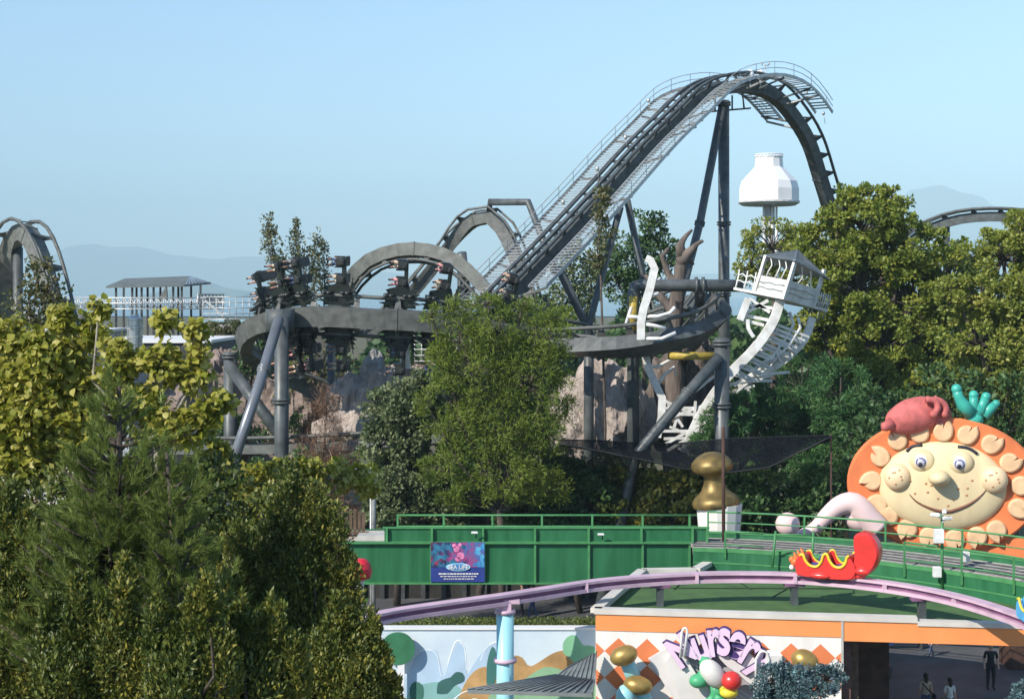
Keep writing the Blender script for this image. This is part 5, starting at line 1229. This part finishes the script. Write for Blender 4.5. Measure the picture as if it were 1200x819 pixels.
mb.build_each('joint_plate', pink, mo)
for px, lab in ((770, 'left'), (935, 'middle'), (1085, 'right')):
    p = onC(px); t = thing('monorail_bracket', 'short dark bracket holding the pink beam on the %s of the turf roof' % lab, 'bracket', (p.x, p.y, zr), 'brackets under the pink monorail beam'); mb = MB(); mb.box((p.x, p.y, (zr+p.z-.2)/2), (.25, .3, p.z-.2-zr)); mb.build('post', steel2, t); mb = MB(); mb.box((p.x, p.y, p.z-.26), (.75, .4, .1)); mb.build('saddle', pinkd, t)
p = onC(592); py_ = thing('monorail_pylon', 'light blue round pylon with pink ring carrying the pink beam', 'pylon', (p.x, p.y, 0)); mb = MB(); mb.tube([(p.x, p.y, 0), (p.x, p.y, p.z-.45)], .30, 24); mb.build('shaft', cyan, py_)
mb = MB(); zz = P(0, 773, p.y).z; mb.tube([(p.x, p.y, zz-.06), (p.x, p.y, zz+.06)], .40, 24); mb.tube([(p.x, p.y, p.z-.5), (p.x, p.y, p.z-.38)], .36, 24); mb.build_each('ring', pink, py_)
mb = MB(); mb.box((p.x, p.y, p.z-.28), (.42, .42, .3)); mb.box((p.x+.05, p.y, p.z-.1), (.9, .3, .12)); mb.build('saddle', pink, py_)
# ride car
def ride_car(label, px, m1, scale=1.0, flip=1):
    p = onC(px); i = C.index(p); t = (C[min(i+1, len(C)-1)]-C[max(i-1, 0)]).normalized(); a = math.atan2(t.y, t.x)
    root = thing('ride_car', label, 'ride car', p+Vector((0, 0, .17)), 'small ride cars on the monorail'); root.rotation_euler = (0, 0, a); root.scale = (scale,)*3
    # side outline of the body with cockpit cut-outs, extruded and rounded (x forward is -)
    def slab(pts_, y0, y1, m, name, par=root, inset=.0):
        q_ = catmull([Vector((x, 0, z)) for x, z in pts_]+[Vector((pts_[0][0], 0, pts_[0][1]))], .08)[:-1]; mb = MB(); n = len(q_); cx = sum(v.x for v in q_)/n; cz = sum(v.z for v in q_)/n; vs = []; fs = []
        for f, y in ((1-inset, y0), (1, y0+(y1-y0)*.15), (1, y0+(y1-y0)*.85), (1-inset, y1)):
            for v in q_: vs.append(Vector((cx+(v.x-cx)*f, y, cz+(v.z-cz)*f)))
        for r_ in range(3):
            for k in range(n): j = (k+1) % n; fs.append((r_*n+k, r_*n+j, r_*n+n+j, r_*n+n+k))
        fs += [tuple(range(n)), tuple(4*n-1-k for k in range(n))]; mb.smooth = False; mb.add(vs, fs); o = mb.lbuild(name, m); o.parent = par; return o
    side = [(-1.25, .05), (-1.28, .45), (-1.15, .7), (-.98, .78), (-.88, .55), (-.7, .38), (-.45, .36), (-.28, .55), (-.2, .8), (-.05, .86), (.05, .6), (.22, .42), (.45, .4), (.62, .55), (.7, .8), (.82, .75), (1.0, .4), (.95, .12), (.6, -.05), (-.9, -.05)]
    slab(side, -.46, -.38, m1, 'side_panel', inset=.02); slab(side, .38, .46, m1, 'side_panel', inset=.02)
    slab([(-1.25, .0), (-1.27, .25), (-.8, .28), (.8, .3), (1.0, .2), (.8, -.05), (-1.0, -.05)], -.42, .42, m1, 'hull', inset=.03)
    for xc in (-.22, .74): slab([(xc-.1, .25), (xc-.1, .7), (xc+.02, .84), (xc+.1, .7), (xc+.12, .25)], -.4, .4, m1, 'seat_back', inset=.02)
    slab([(-1.27, .2), (-1.27, .5), (-1.12, .72), (-.98, .7), (-.95, .2)], -.4, .4, m1, 'nose_cowl', inset=.05)
    mb = MB()
    for y in (-.47, .47):
        for pl in ([(-1.1, .72), (-.98, .78), (-.88, .55), (-.7, .38), (-.45, .36), (-.28, .55), (-.2, .8), (-.07, .86), (.05, .6), (.22, .42), (.45, .4), (.62, .55), (.7, .8), (.78, .85)],): mb.tube([v for v in catmull([Vector((x, y, z)) for x, z in pl], .06)], .055, 7)
    o = mb.lbuild('yellow_trim', mat('trim_yellow', (.80, .55, .04), .35)); o.parent = root
    mb = MB()
    for xc in (-.6, .35): mb.box((xc, 0, .33), (.55, .74, .1), bev=.03); mb.box((xc+.27, 0, .55), (.1, .7, .4), bev=.03)
    o = mb.lbuild('seat', mat('seat_blue', (.04, .06, .3), .5)); o.parent = root
    tail = [(.6, .05), (.85, .45), (.92, .9), (.88, 1.3), (.92, 1.58), (1.15, 1.72), (1.5, 1.66), (1.76, 1.35), (1.84, .95), (1.7, .5), (1.4, .15), (1.0, -.05)]
    slab(tail, -.36, .36, m1, 'tail_fin', inset=.12)
    for c_, r_ in (((1.25, -.4, .3), (.3, .14, .15)), ((-.35, -.45, .02), (.42, .14, .13))): mb = MB(); mb.ball(c_, r_, 16, 10); o = mb.lbuild('side_fin', m1); o.parent = root
    mb = MB(); mb.ball((-1.38, 0, .42), (.22, .3, .2), 18, 12); mb.ball((-1.5, -.15, .5), .12, 10, 8)
    for z, x in ((.72, -1.22), (.62, -1.35), (.8, -1.08)): mb.tube([(x, 0, z-.12), (x-.12, 0, z+.12)], [.09, .03], 8)
    o = mb.lbuild('figurehead', m1 if m1 is not red else mat('orange_red', (.7, .16, .04), .4)); o.parent = root
    mb = MB()
    for y in (-.12, .12): mb.ball((-1.52, y, .2), (.1, .09, .1), 12, 8)
    o = mb.lbuild('white_tusk', cleanwhite); o.parent = root
    mb = MB(); mb.box((0, 0, -.1), (1.4, .5, .1)); o = mb.lbuild('bogie', darkm); o.parent = root
    return root
ride_car('glossy red two seat ride car with raised tail on the pink beam', 973, red, .98)
bm_ = mat('ride_blue', (.07, .35, .6), .35)
ride_car('light blue ride car cut off by the right edge of the picture', 1225, bm_, .8)
# red mushroom-like dome, lamp, fence left of bridge
rdm = thing('red_dome_ornament', 'red domed top rising from the shrubs left of the poster', 'ornament', P(418, 690, 48)); mb = MB(); mb.smooth = True
mb.lathe([(.02, S(28, 48)), (S(7, 48), S(27, 48)), (S(12, 48), S(22, 48)), (S(14, 48), S(13, 48)), (S(12.5, 48), S(5, 48)), (S(6, 48), S(3, 48))], P(422, 682, 48), 26); mb.build('dome', mat('red_dome', (.5, .02, .035), .4, 0, .3, 6, .4, 8), rdm); mb = MB(); mb.bar(Vector((P(422, 0, 48).x, 48, 0)), P(422, 680, 48), .12, 10); mb.build('stem', white, rdm)
sl_ = thing('street_lamp', 'grey lamp post with a rounded glass head left of the bridge', 'street lamp', P(437, 625, 71))
mb = MB(); mb.tube([Vector((P(438, 0, 71).x, 71, 0)), P(438, 565, 71), P(436, 557, 71), P(430, 553, 71)], .1, 10); mb.build('pole', galv, sl_)
mb = MB(); mb.ball(P(424, 553, 71), (.42, .32, .25), 20, 12, Matrix.Rotation(R(20), 3, 'Y')); mb.build('lamp_head', silver, sl_); mb = MB(); mb.box(P(435, 572, 70.85), (.2, .05, .5)); mb.build('yellow_tag', yellowp, sl_)
mb = MB(); mb.bar(Vector((P(434.5, 0, 71).x, 71.1, 0)), P(434.5, 560, 71.1), .05, 8); mb.build('side_pole', galv, sl_)
fn_ = thing('timber_fence', 'dark timber picket fence beyond the red dome', 'fence', P(415, 650, 68))
mb = MB(); rg = random.Random(3)
for x in range(396, 430, 5): mb.box(P(x, 632, 68), (.14, .1, 2.6+rg.uniform(-.2, .3)))
mb.build('pickets', brown, fn_); mb = MB(); mb.box(P(412, 624, 67.9), (1.5, .08, .1)); mb.box(P(412, 640, 67.9), (1.5, .08, .1)); mb.build('rails', brown, fn_)
cb = MB(); cb.box(P(440, 630, 67.5), (1.5, 1.2, .35)); o = cb.build('concrete_ledge', concrete); tag(o, 'pale concrete ledge at the left end of the bridge', 'ledge')
# ---------------- vegetation ----------------
GB = 'dense trees behind the ring railway'
# right big trees
tree('plane_tree', 'largest leafy tree right of the observation tower', 'tree', (1010, 96), [(1010, 265, 50, 45), (975, 300, 40, 50), (1060, 290, 50, 45), (1005, 330, 60, 50), (1070, 350, 55, 50), (1035, 400, 75, 50), (960, 380, 30, 40), (1090, 410, 45, 40), (995, 240, 26, 24), (1045, 240, 24, 26), (1110, 330, 36, 40), (1040, 460, 90, 50)], 75000, 0.24, L_big, seed=2, subs=50, trunk_r=.5, clump=0.155)
tree('pale_leaf_tree', 'light yellowish tree peeking out around the observation tower shaft', 'tree', (905, 104), [(905, 285, 40, 28), (880, 310, 25, 25), (940, 285, 26, 26), (925, 320, 30, 30)], 8000, 0.2, L_lite, seed=12, subs=34, trunk_r=.3, clump=0.18)
tree('spreading_tree', 'light green layered tree filling the right edge', 'tree', (1180, 84), [(1175, 300, 40, 30), (1200, 270, 30, 28), (1150, 350, 40, 35), (1200, 350, 50, 50), (1145, 400, 40, 35), (1200, 420, 60, 50), (1150, 450, 50, 35), (1205, 480, 50, 40), (1120, 345, 26, 22), (1240, 320, 50, 60), (1245, 420, 50, 60)], 52000, 0.21, L_lite, seed=4, subs=50, trunk_r=.4, clump=0.16)
tree('green_tree', 'mid green tree between the largest tree and the right edge tree', 'tree', (1105, 100), [(1110, 330, 50, 36), (1100, 380, 50, 50), (1130, 300, 24, 18), (1110, 440, 50, 50)], 16000, .28, L_big, seed=14, subs=40, trunk_r=.35, clump=0.17)
tree('slim_tree', 'thin leafy tree top against the sky at the right edge', 'tree', (1192, 92), [(1193, 262, 14, 20), (1180, 285, 22, 14)], 2500, .22, L_lite, seed=24, subs=10, trunk_r=.15)
for i, (x, Y, q, nn, lab) in enumerate(((905, 92, [(905, 490, 45, 36), (890, 470, 28, 24), (940, 450, 36, 42), (880, 520, 40, 40), (925, 535, 45, 45), (960, 500, 35, 50)], 26000, 'dark feathery tree below the tilted watchtower'), (990, 86, [(985, 470, 40, 50), (1010, 520, 40, 60), (975, 560, 45, 50)], 20000, 'feathery dark tree left of the sun face'), (850, 86, [(850, 500, 28, 28), (835, 530, 30, 26), (866, 480, 20, 26)], 8000, 'small feathery tree before the white lattice'))):
    tree('feathery_tree', lab, 'tree', (x, Y), q, nn, .30, L_feath, 'frond', group=GB, seed=30+i, subs=36, trunk_r=.25, clump=.2, droop=.3)
# backing hedge of dark trees (y 540-640)
for i, (x, Y, q, lab) in enumerate((
    (1080, 80, [(1050, 500, 60, 50), (1110, 490, 60, 60), (1170, 500, 60, 60), (1080, 570, 90, 60)], 'dark tree mass directly behind the orange disc'),
    (900, 79, [(900, 590, 50, 40), (950, 600, 50, 40), (870, 580, 35, 40)], 'dark bush between the gold knob and the pink arm'),
    (790, 82, [(790, 590, 50, 36), (740, 585, 45, 34), (820, 575, 30, 30)], 'olive bush left of the gold knob'),
    (680, 82, [(690, 590, 40, 40), (640, 595, 45, 40), (660, 560, 30, 25)], 'dark laurel bush behind the middle of the bridge'))):
    tree('laurel_bush', lab, 'bush', (x, Y), q, 12000, .28, L_dark if i % 3 != 2 else L_laur, group='dark bushes behind the bridge', seed=50+i, subs=40, trunk_r=.18, clump=.2)
tree('grey_green_tree', 'grey green broad bush right of the bare tree', 'tree', (465, 84), [(455, 480, 34, 30), (485, 500, 34, 40), (445, 520, 24, 22), (478, 560, 44, 36), (460, 590, 36, 30), (515, 580, 36, 50), (495, 460, 26, 26)], 26000, .22, L_grey, seed=61, subs=40, trunk_r=.22, clump=0.2)
tree('locust_tree', 'bright green feathery locust tree before the middle of the coaster', 'tree', (585, 79), [(585, 385, 44, 30), (540, 398, 30, 34), (628, 392, 36, 34), (556, 440, 46, 40), (618, 446, 48, 40), (518, 425, 18, 34), (655, 432, 16, 34), (590, 500, 50, 40), (538, 500, 34, 32), (640, 505, 28, 34), (522, 548, 30, 26), (600, 560, 50, 34), (545, 580, 36, 24), (640, 570, 26, 22), (505, 368, 12, 14), (572, 354, 26, 10), (530, 362, 14, 12), (648, 372, 18, 12), (612, 358, 14, 8), (498, 470, 14, 18), (664, 480, 12, 20)], 38000, 0.27, L_locu, 'frond', seed=71, subs=30, trunk_r=.22, clump=0.26, droop=0.1)
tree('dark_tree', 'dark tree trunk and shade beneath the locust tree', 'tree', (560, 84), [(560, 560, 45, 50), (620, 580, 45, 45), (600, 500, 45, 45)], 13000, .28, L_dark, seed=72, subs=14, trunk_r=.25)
# bare tree
tree('bare_tree', 'bare reddish brown thin tree left of the grey green bush', 'tree', (381, 74), [(383, 480, 16, 30), (381, 520, 26, 30), (384, 560, 34, 34), (382, 600, 34, 30)], 9000, .30, L_bare, 'needle', seed=81, subs=24, trunk_r=.1, clump=.5, out=.2, up=.6)
# background slim trees behind train
for i, (x, Y, q, nn, lab) in enumerate(((322, 120, [(315, 266, 8, 18), (319, 292, 10, 20), (326, 322, 10, 24), (328, 345, 12, 20)], 2400, 'slim tree rising behind the third train row'), (352, 121, [(346, 270, 5, 16), (349, 292, 11, 18), (345, 322, 10, 26), (372, 284, 8, 10), (366, 305, 10, 16), (368, 335, 9, 24)], 2600, 'loose yellowish tree behind the fourth train row'), (380, 122, [(380, 320, 8, 24), (378, 290, 8, 10)], 700, 'faint twig of a tree at the right of the loose tree'))):
    tree('slim_poplar', lab, 'tree', (x, Y), q, int(nn*.8), .22, L_spar, group='slim trees behind the train', seed=90+i, subs=22, trunk_r=.08, clump=.42, zs=1.5)
tree('thin_tree', 'thin leafless topped tree crossing in front of the lift hill', 'tree', (704, 88), [(704, 235, 8, 20), (706, 262, 12, 18), (700, 300, 10, 20)], 900, .22, L_spar, seed=99, subs=10, trunk_r=.09, clump=.5)
for i, (x, Y, q, nn, lab) in enumerate(((690, 122, [(668, 310, 24, 34), (690, 350, 26, 40), (660, 355, 24, 30), (705, 300, 20, 30)], 5000, 'grey green loose tree below the middle of the lift hill'), (755, 120, [(760, 268, 22, 26), (745, 300, 24, 28), (775, 300, 20, 26), (755, 345, 30, 30), (725, 330, 18, 30)], 6500, 'darker loose tree behind the bare broken trunk'), (815, 124, [(812, 372, 40, 16), (845, 350, 12, 22)], 2400, 'low tree between the trunk and the tall column'))):
    tree('loose_tree', lab, 'tree', (x, Y), q, nn, .27, L_grey if i != 1 else L_dark, group='loose trees behind the lift hill', seed=110+i, subs=18, trunk_r=.22, clump=.3)
for i, (x, y, rx, ry, Y, lab) in enumerate(((262, 386, 34, 10, 125, 'far olive shrubs left of the banked track'), (60, 380, 40, 14, 128, 'far shrubs at the left edge'), (640, 372, 40, 16, 112, 'shrubs at the foot of the lift hill'), (400, 440, 40, 40, 104, 'straggly shrub among the rocks beneath the train'), (290, 420, 20, 20, 106, 'dry shrub behind the leaning columns'), (345, 420, 20, 34, 103, 'thin birch like shrub under the train'), (560, 440, 60, 30, 98, 'shrubs behind the locust tree'), (360, 545, 60, 18, 84, 'green shrubs below the low track'), (450, 545, 60, 14, 86, 'shaded shrubs under the rock outcrop'), (700, 545, 60, 22, 85, 'shrubs below the boulder behind the net'), (300, 500, 60, 14, 98, 'lawn side bushes between the columns'))):
    tree('shrub', lab, 'shrub', (x, Y), [(x, y, rx, ry), (x-rx*.4, y+ry*.5, rx*.6, ry)], 2600 if i not in (4, 5, 3) else 900, .22, [L_spar, L_dark, L_locu][i % 3], group='shrubs around the coaster', seed=130+i, subs=14, trunk_r=.07, clump=.45)
# distant lakeside wood
rg = np.random.default_rng(77); N = 36000; px_ = rg.uniform(290, 1300, N); Yd = rg.uniform(200, 260, N)
top = 12.5+2.2*np.sin(px_/23.0)+1.6*np.sin(px_/9.0+2)+1.2*np.sin(px_/41.0)-3.2*(px_ < 560)*np.clip((560-px_)/40, 0, 1); zz_ = top*(1-rg.uniform(0, 1, N)**2*.9)
pos = np.stack([(px_-600)/F*Yd, Yd, zz_], 1); o = leaf_mesh('lakeside_wood', pos, rnd_unit(rg, N), rnd_unit(rg, N), rg.uniform(.9, 1.8, N), 'leaf', (0, 0, 0), L_dark); tag(o, 'distant strip of dark woodland along the lake shore', 'woodland', None, 'stuff')
# bluish shrubs by the nursery
tree('blue_spruce', 'bluish shrub before the right end of the diamond wall', 'shrub', (936, 50), [(905, 800, 22, 26), (936, 798, 26, 22), (968, 795, 24, 18), (930, 820, 50, 24), (915, 785, 12, 12)], 16000, 0.08, L_blue, 'leaf', seed=151, subs=40, trunk_r=.1, clump=0.2, group='bluish shrubs')
tree('blue_spruce', 'bluish shrub cut off at the lower right corner', 'shrub', (1200, 50), [(1200, 812, 16, 16)], 2500, .10, L_blue, 'leaf', seed=152, subs=18, trunk_r=.08, clump=.35, group='bluish shrubs')
# clipped hedge behind the mural wall
rg = np.random.default_rng(5); hx0, hx1 = BX(400, 57), BX(700, 57.5); N = 16000
hzt = P(0, 726, 57.5).z; pos = np.stack([rg.uniform(hx0, hx1, N), rg.uniform(56.4, 58, N), hzt-rg.uniform(0, 1, N)**2*1.3], 1)
ho = thing('clipped_hedge', 'low clipped yellow green hedge along the top of the mural wall', 'hedge', (BX(550, 57), 57, 0))
leaf_mesh('foliage', pos, rnd_unit(rg, N)+np.array([0, 0, .5]), rnd_unit(rg, N), rg.uniform(.07, .12, N), 'leaf', ho.location, L_hedge, ho)
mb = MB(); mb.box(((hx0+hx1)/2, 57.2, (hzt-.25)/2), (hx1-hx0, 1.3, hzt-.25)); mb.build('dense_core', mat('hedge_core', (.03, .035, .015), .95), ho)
# ---- foreground trees on the left ----
FG = 'large leaved trees in the left foreground'
tree('large_leaf_tree', 'yellow green large leaved tree at the far left', 'tree', (40, 31), [(18, 405, 24, 34), (55, 430, 45, 45), (10, 450, 26, 45), (40, 485, 55, 46), (95, 455, 28, 36), (90, 505, 46, 36), (20, 530, 50, 40), (105, 392, 20, 24), (75, 372, 18, 16)], 12500, 0.135, L_yel, 'big', group=FG, seed=201, subs=44, trunk_r=.12, clump=0.32, droop=.75, out=.5, bm=barkp, fill=.3)
tree('large_leaf_tree', 'large leaved tree with gaps of sky before the silver duct', 'tree', (180, 30), [(116, 362, 12, 12), (140, 425, 24, 30), (192, 374, 14, 16), (228, 388, 16, 14), (196, 425, 26, 20), (160, 470, 34, 26), (222, 440, 26, 18), (262, 468, 18, 13), (205, 500, 40, 24), (232, 412, 14, 12), (245, 480, 20, 14)], 4600, 0.135, L_yel, 'big', group=FG, seed=202, subs=22, trunk_r=.09, clump=0.36, droop=.75, out=.5, bm=barkp, fill=.3)
tree('large_leaf_tree', 'twiggy small leaved tree top at the left before the twisting track', 'tree', (45, 34), [(45, 330, 14, 26), (60, 345, 14, 22), (35, 365, 26, 26), (55, 310, 6, 12)], 1300, .10, L_spar, 'leaf', seed=203, subs=18, trunk_r=.06, clump=.5, bm=barkp)
tree('yellow_shrub_tree', 'low yellow leaved tree top before the low track', 'tree', (370, 33), [(345, 548, 36, 12), (390, 556, 40, 15), (320, 570, 40, 24), (270, 562, 30, 18), (250, 525, 18, 22), (420, 570, 24, 16)], 6000, .11, L_yel, 'big', group=FG, seed=204, subs=20, trunk_r=.08, clump=.36, droop=.4, bm=barkp)
tree('olive_tree', 'tall shrub with leafy shoots under the large leaved trees', 'tree', (120, 30), [(60, 590, 60, 40), (160, 590, 60, 50), (250, 590, 50, 50), (130, 620, 90, 50), (330, 610, 60, 40), (235, 640, 60, 50), (200, 680, 80, 50)], 22000, .12, L_laur, 'leaf', seed=205, subs=20, trunk_r=.12, clump=.4)
for i, (px, Y, z, rr) in enumerate(((-1330, 11.5, 11.0, 4.4), (-2050, 10.5, 10.6, 4.6), (-900, 15.5, 7.0, 3.4), (-3100, 9, 11.0, 4.8))):  # unseen evergreens, added to cast shade on the lower left foreground
    py = 345-(z-17)*F/Y; rp = rr*F/Y
    tree('shade_tree', ['evergreen tree standing nearest beyond the left picture edge', 'second evergreen tree beyond the left picture edge', 'smaller evergreen tree beyond the left picture edge', 'farthest evergreen tree beyond the left picture edge'][i], 'tree', (px, Y), [(px, py, rp, rp*1.25), (px, py+rp*.8, rp*.9, rp)], 9000, .5, L_dark, seed=500+i, subs=40, trunk_r=.3, clump=.34, group='evergreen trees beyond the left edge', fill=.1)
# pine
def pine(name, label, px, Y, top, bot, wpx, n, seed, lean=0):
    rg = np.random.default_rng(seed); b0 = Vector(((px-600)/F*Y, Y, 0)); root = thing(name, label, 'tree', b0); tp = P(px+lean, top, Y); bt = P(px, bot, Y)
    PO = []; DI = []; NO = []; mb = MB(); mb.tube([b0, bt, tp], [.22, .12, .02], 8); k = 0
    for i in range(n):
        f = rg.uniform(0, 1)**.62; z = tp.z+(bt.z-tp.z)*f; wr = S(wpx, Y)*(.12+.88*f)*rg.uniform(.55, 1.1); a = rg.uniform(0, 2*math.pi)
        ax = tp.lerp(bt, f); st = Vector((ax.x, ax.y, z-.0)); en = st+Vector((math.cos(a)*wr, math.sin(a)*wr, wr*rg.uniform(.25, .65)))
        mid = st.lerp(en, .6)-Vector((0, 0, .12*wr)); mb.tube([st, mid, en], [.03, .02, .008], 4)
        for s_i in range(max(3, int(wr*9))):
            g = rg.uniform(.35, 1.0); c = (st.lerp(mid, g/.6) if g < .6 else mid.lerp(en, (g-.6)/.4))
            d0 = np.array((en-mid).normalized())*.8+np.array([0, 0, .55])+rg.normal(size=3)*.45; d0 /= np.linalg.norm(d0)
            sh = np.array(c)+rg.normal(size=3)*.10; m_ = 60
            t = rg.uniform(0, .22, (m_, 1)); PO.append(sh+d0*t); DI.append(d0*1.1+rnd_unit(rg, m_)*.75); NO.append(rnd_unit(rg, m_))
    PO = np.concatenate(PO); leaf_mesh('crown', PO, np.concatenate(DI), np.concatenate(NO), rg.uniform(.10, .16, len(PO)), 'needle', b0, L_pine, root); mb.build('trunk', bark, root)
pine('pine_tree', 'tall blue green pine tree in the left foreground', 140, 20, 452, 800, 135, 260, 301)
pine('pine_tree', 'shorter pine leaning at the right of the tall pine', 225, 19.5, 530, 850, 95, 150, 302, lean=-30)
# foreground privet columns
def privet(label, px, Y, blobs, n, seed):
    tree('privet_bush', label, 'bush', (px, Y), blobs, int(n*1.5), .062, L_laur, 'shoot', group='tall privet bushes in the left foreground', seed=seed, subs=130, trunk_r=.05, clump=.26, zs=1.8, var=.45, up=1.0, out=.5, depth=1.0)
privet('tallest privet bush, right of the pines and left of the red dome', 350, 22, [(340, 600, 17, 60), (368, 616, 15, 60), (318, 645, 15, 60), (392, 650, 15, 60), (352, 680, 26, 80), (300, 710, 18, 70), (410, 710, 16, 60), (330, 740, 40, 80), (380, 760, 40, 80), (275, 670, 18, 60), (350, 790, 60, 50)], 46000, 401)
privet('privet bush cut off by the left edge', 10, 20, [(8, 630, 16, 70), (28, 650, 14, 60), (48, 700, 13, 60), (18, 730, 26, 80), (5, 780, 30, 60), (45, 790, 30, 60)], 30000, 402)
privet('privet bush at the bottom below the tall pine', 110, 17, [(62, 760, 16, 60), (92, 732, 15, 60), (118, 760, 14, 60), (148, 720, 15, 70), (135, 780, 28, 60), (80, 790, 34, 50), (165, 790, 26, 50)], 34000, 403)
privet('privet bush at the bottom between the two pines', 215, 16.5, [(185, 750, 14, 60), (205, 762, 13, 50), (228, 750, 14, 60), (246, 728, 13, 60), (215, 795, 40, 50), (258, 790, 22, 50)], 26000, 404)
privet('privet bush at the bottom under the shorter pine', 300, 17, [(282, 760, 15, 60), (304, 772, 14, 50), (322, 760, 14, 60), (300, 810, 40, 50), (345, 790, 16, 50)], 24000, 405)
privet('privet bush bordering the mural at the bottom', 425, 20, [(396, 755, 15, 60), (412, 765, 12, 60), (436, 775, 12, 60), (448, 805, 12, 50), (418, 800, 34, 50), (385, 790, 26, 50), (462, 826, 10, 40)], 30000, 406)
for o in list(bpy.data.objects):
    if o.type == 'MESH' and o.users_collection == (): bpy.data.objects.remove(o)
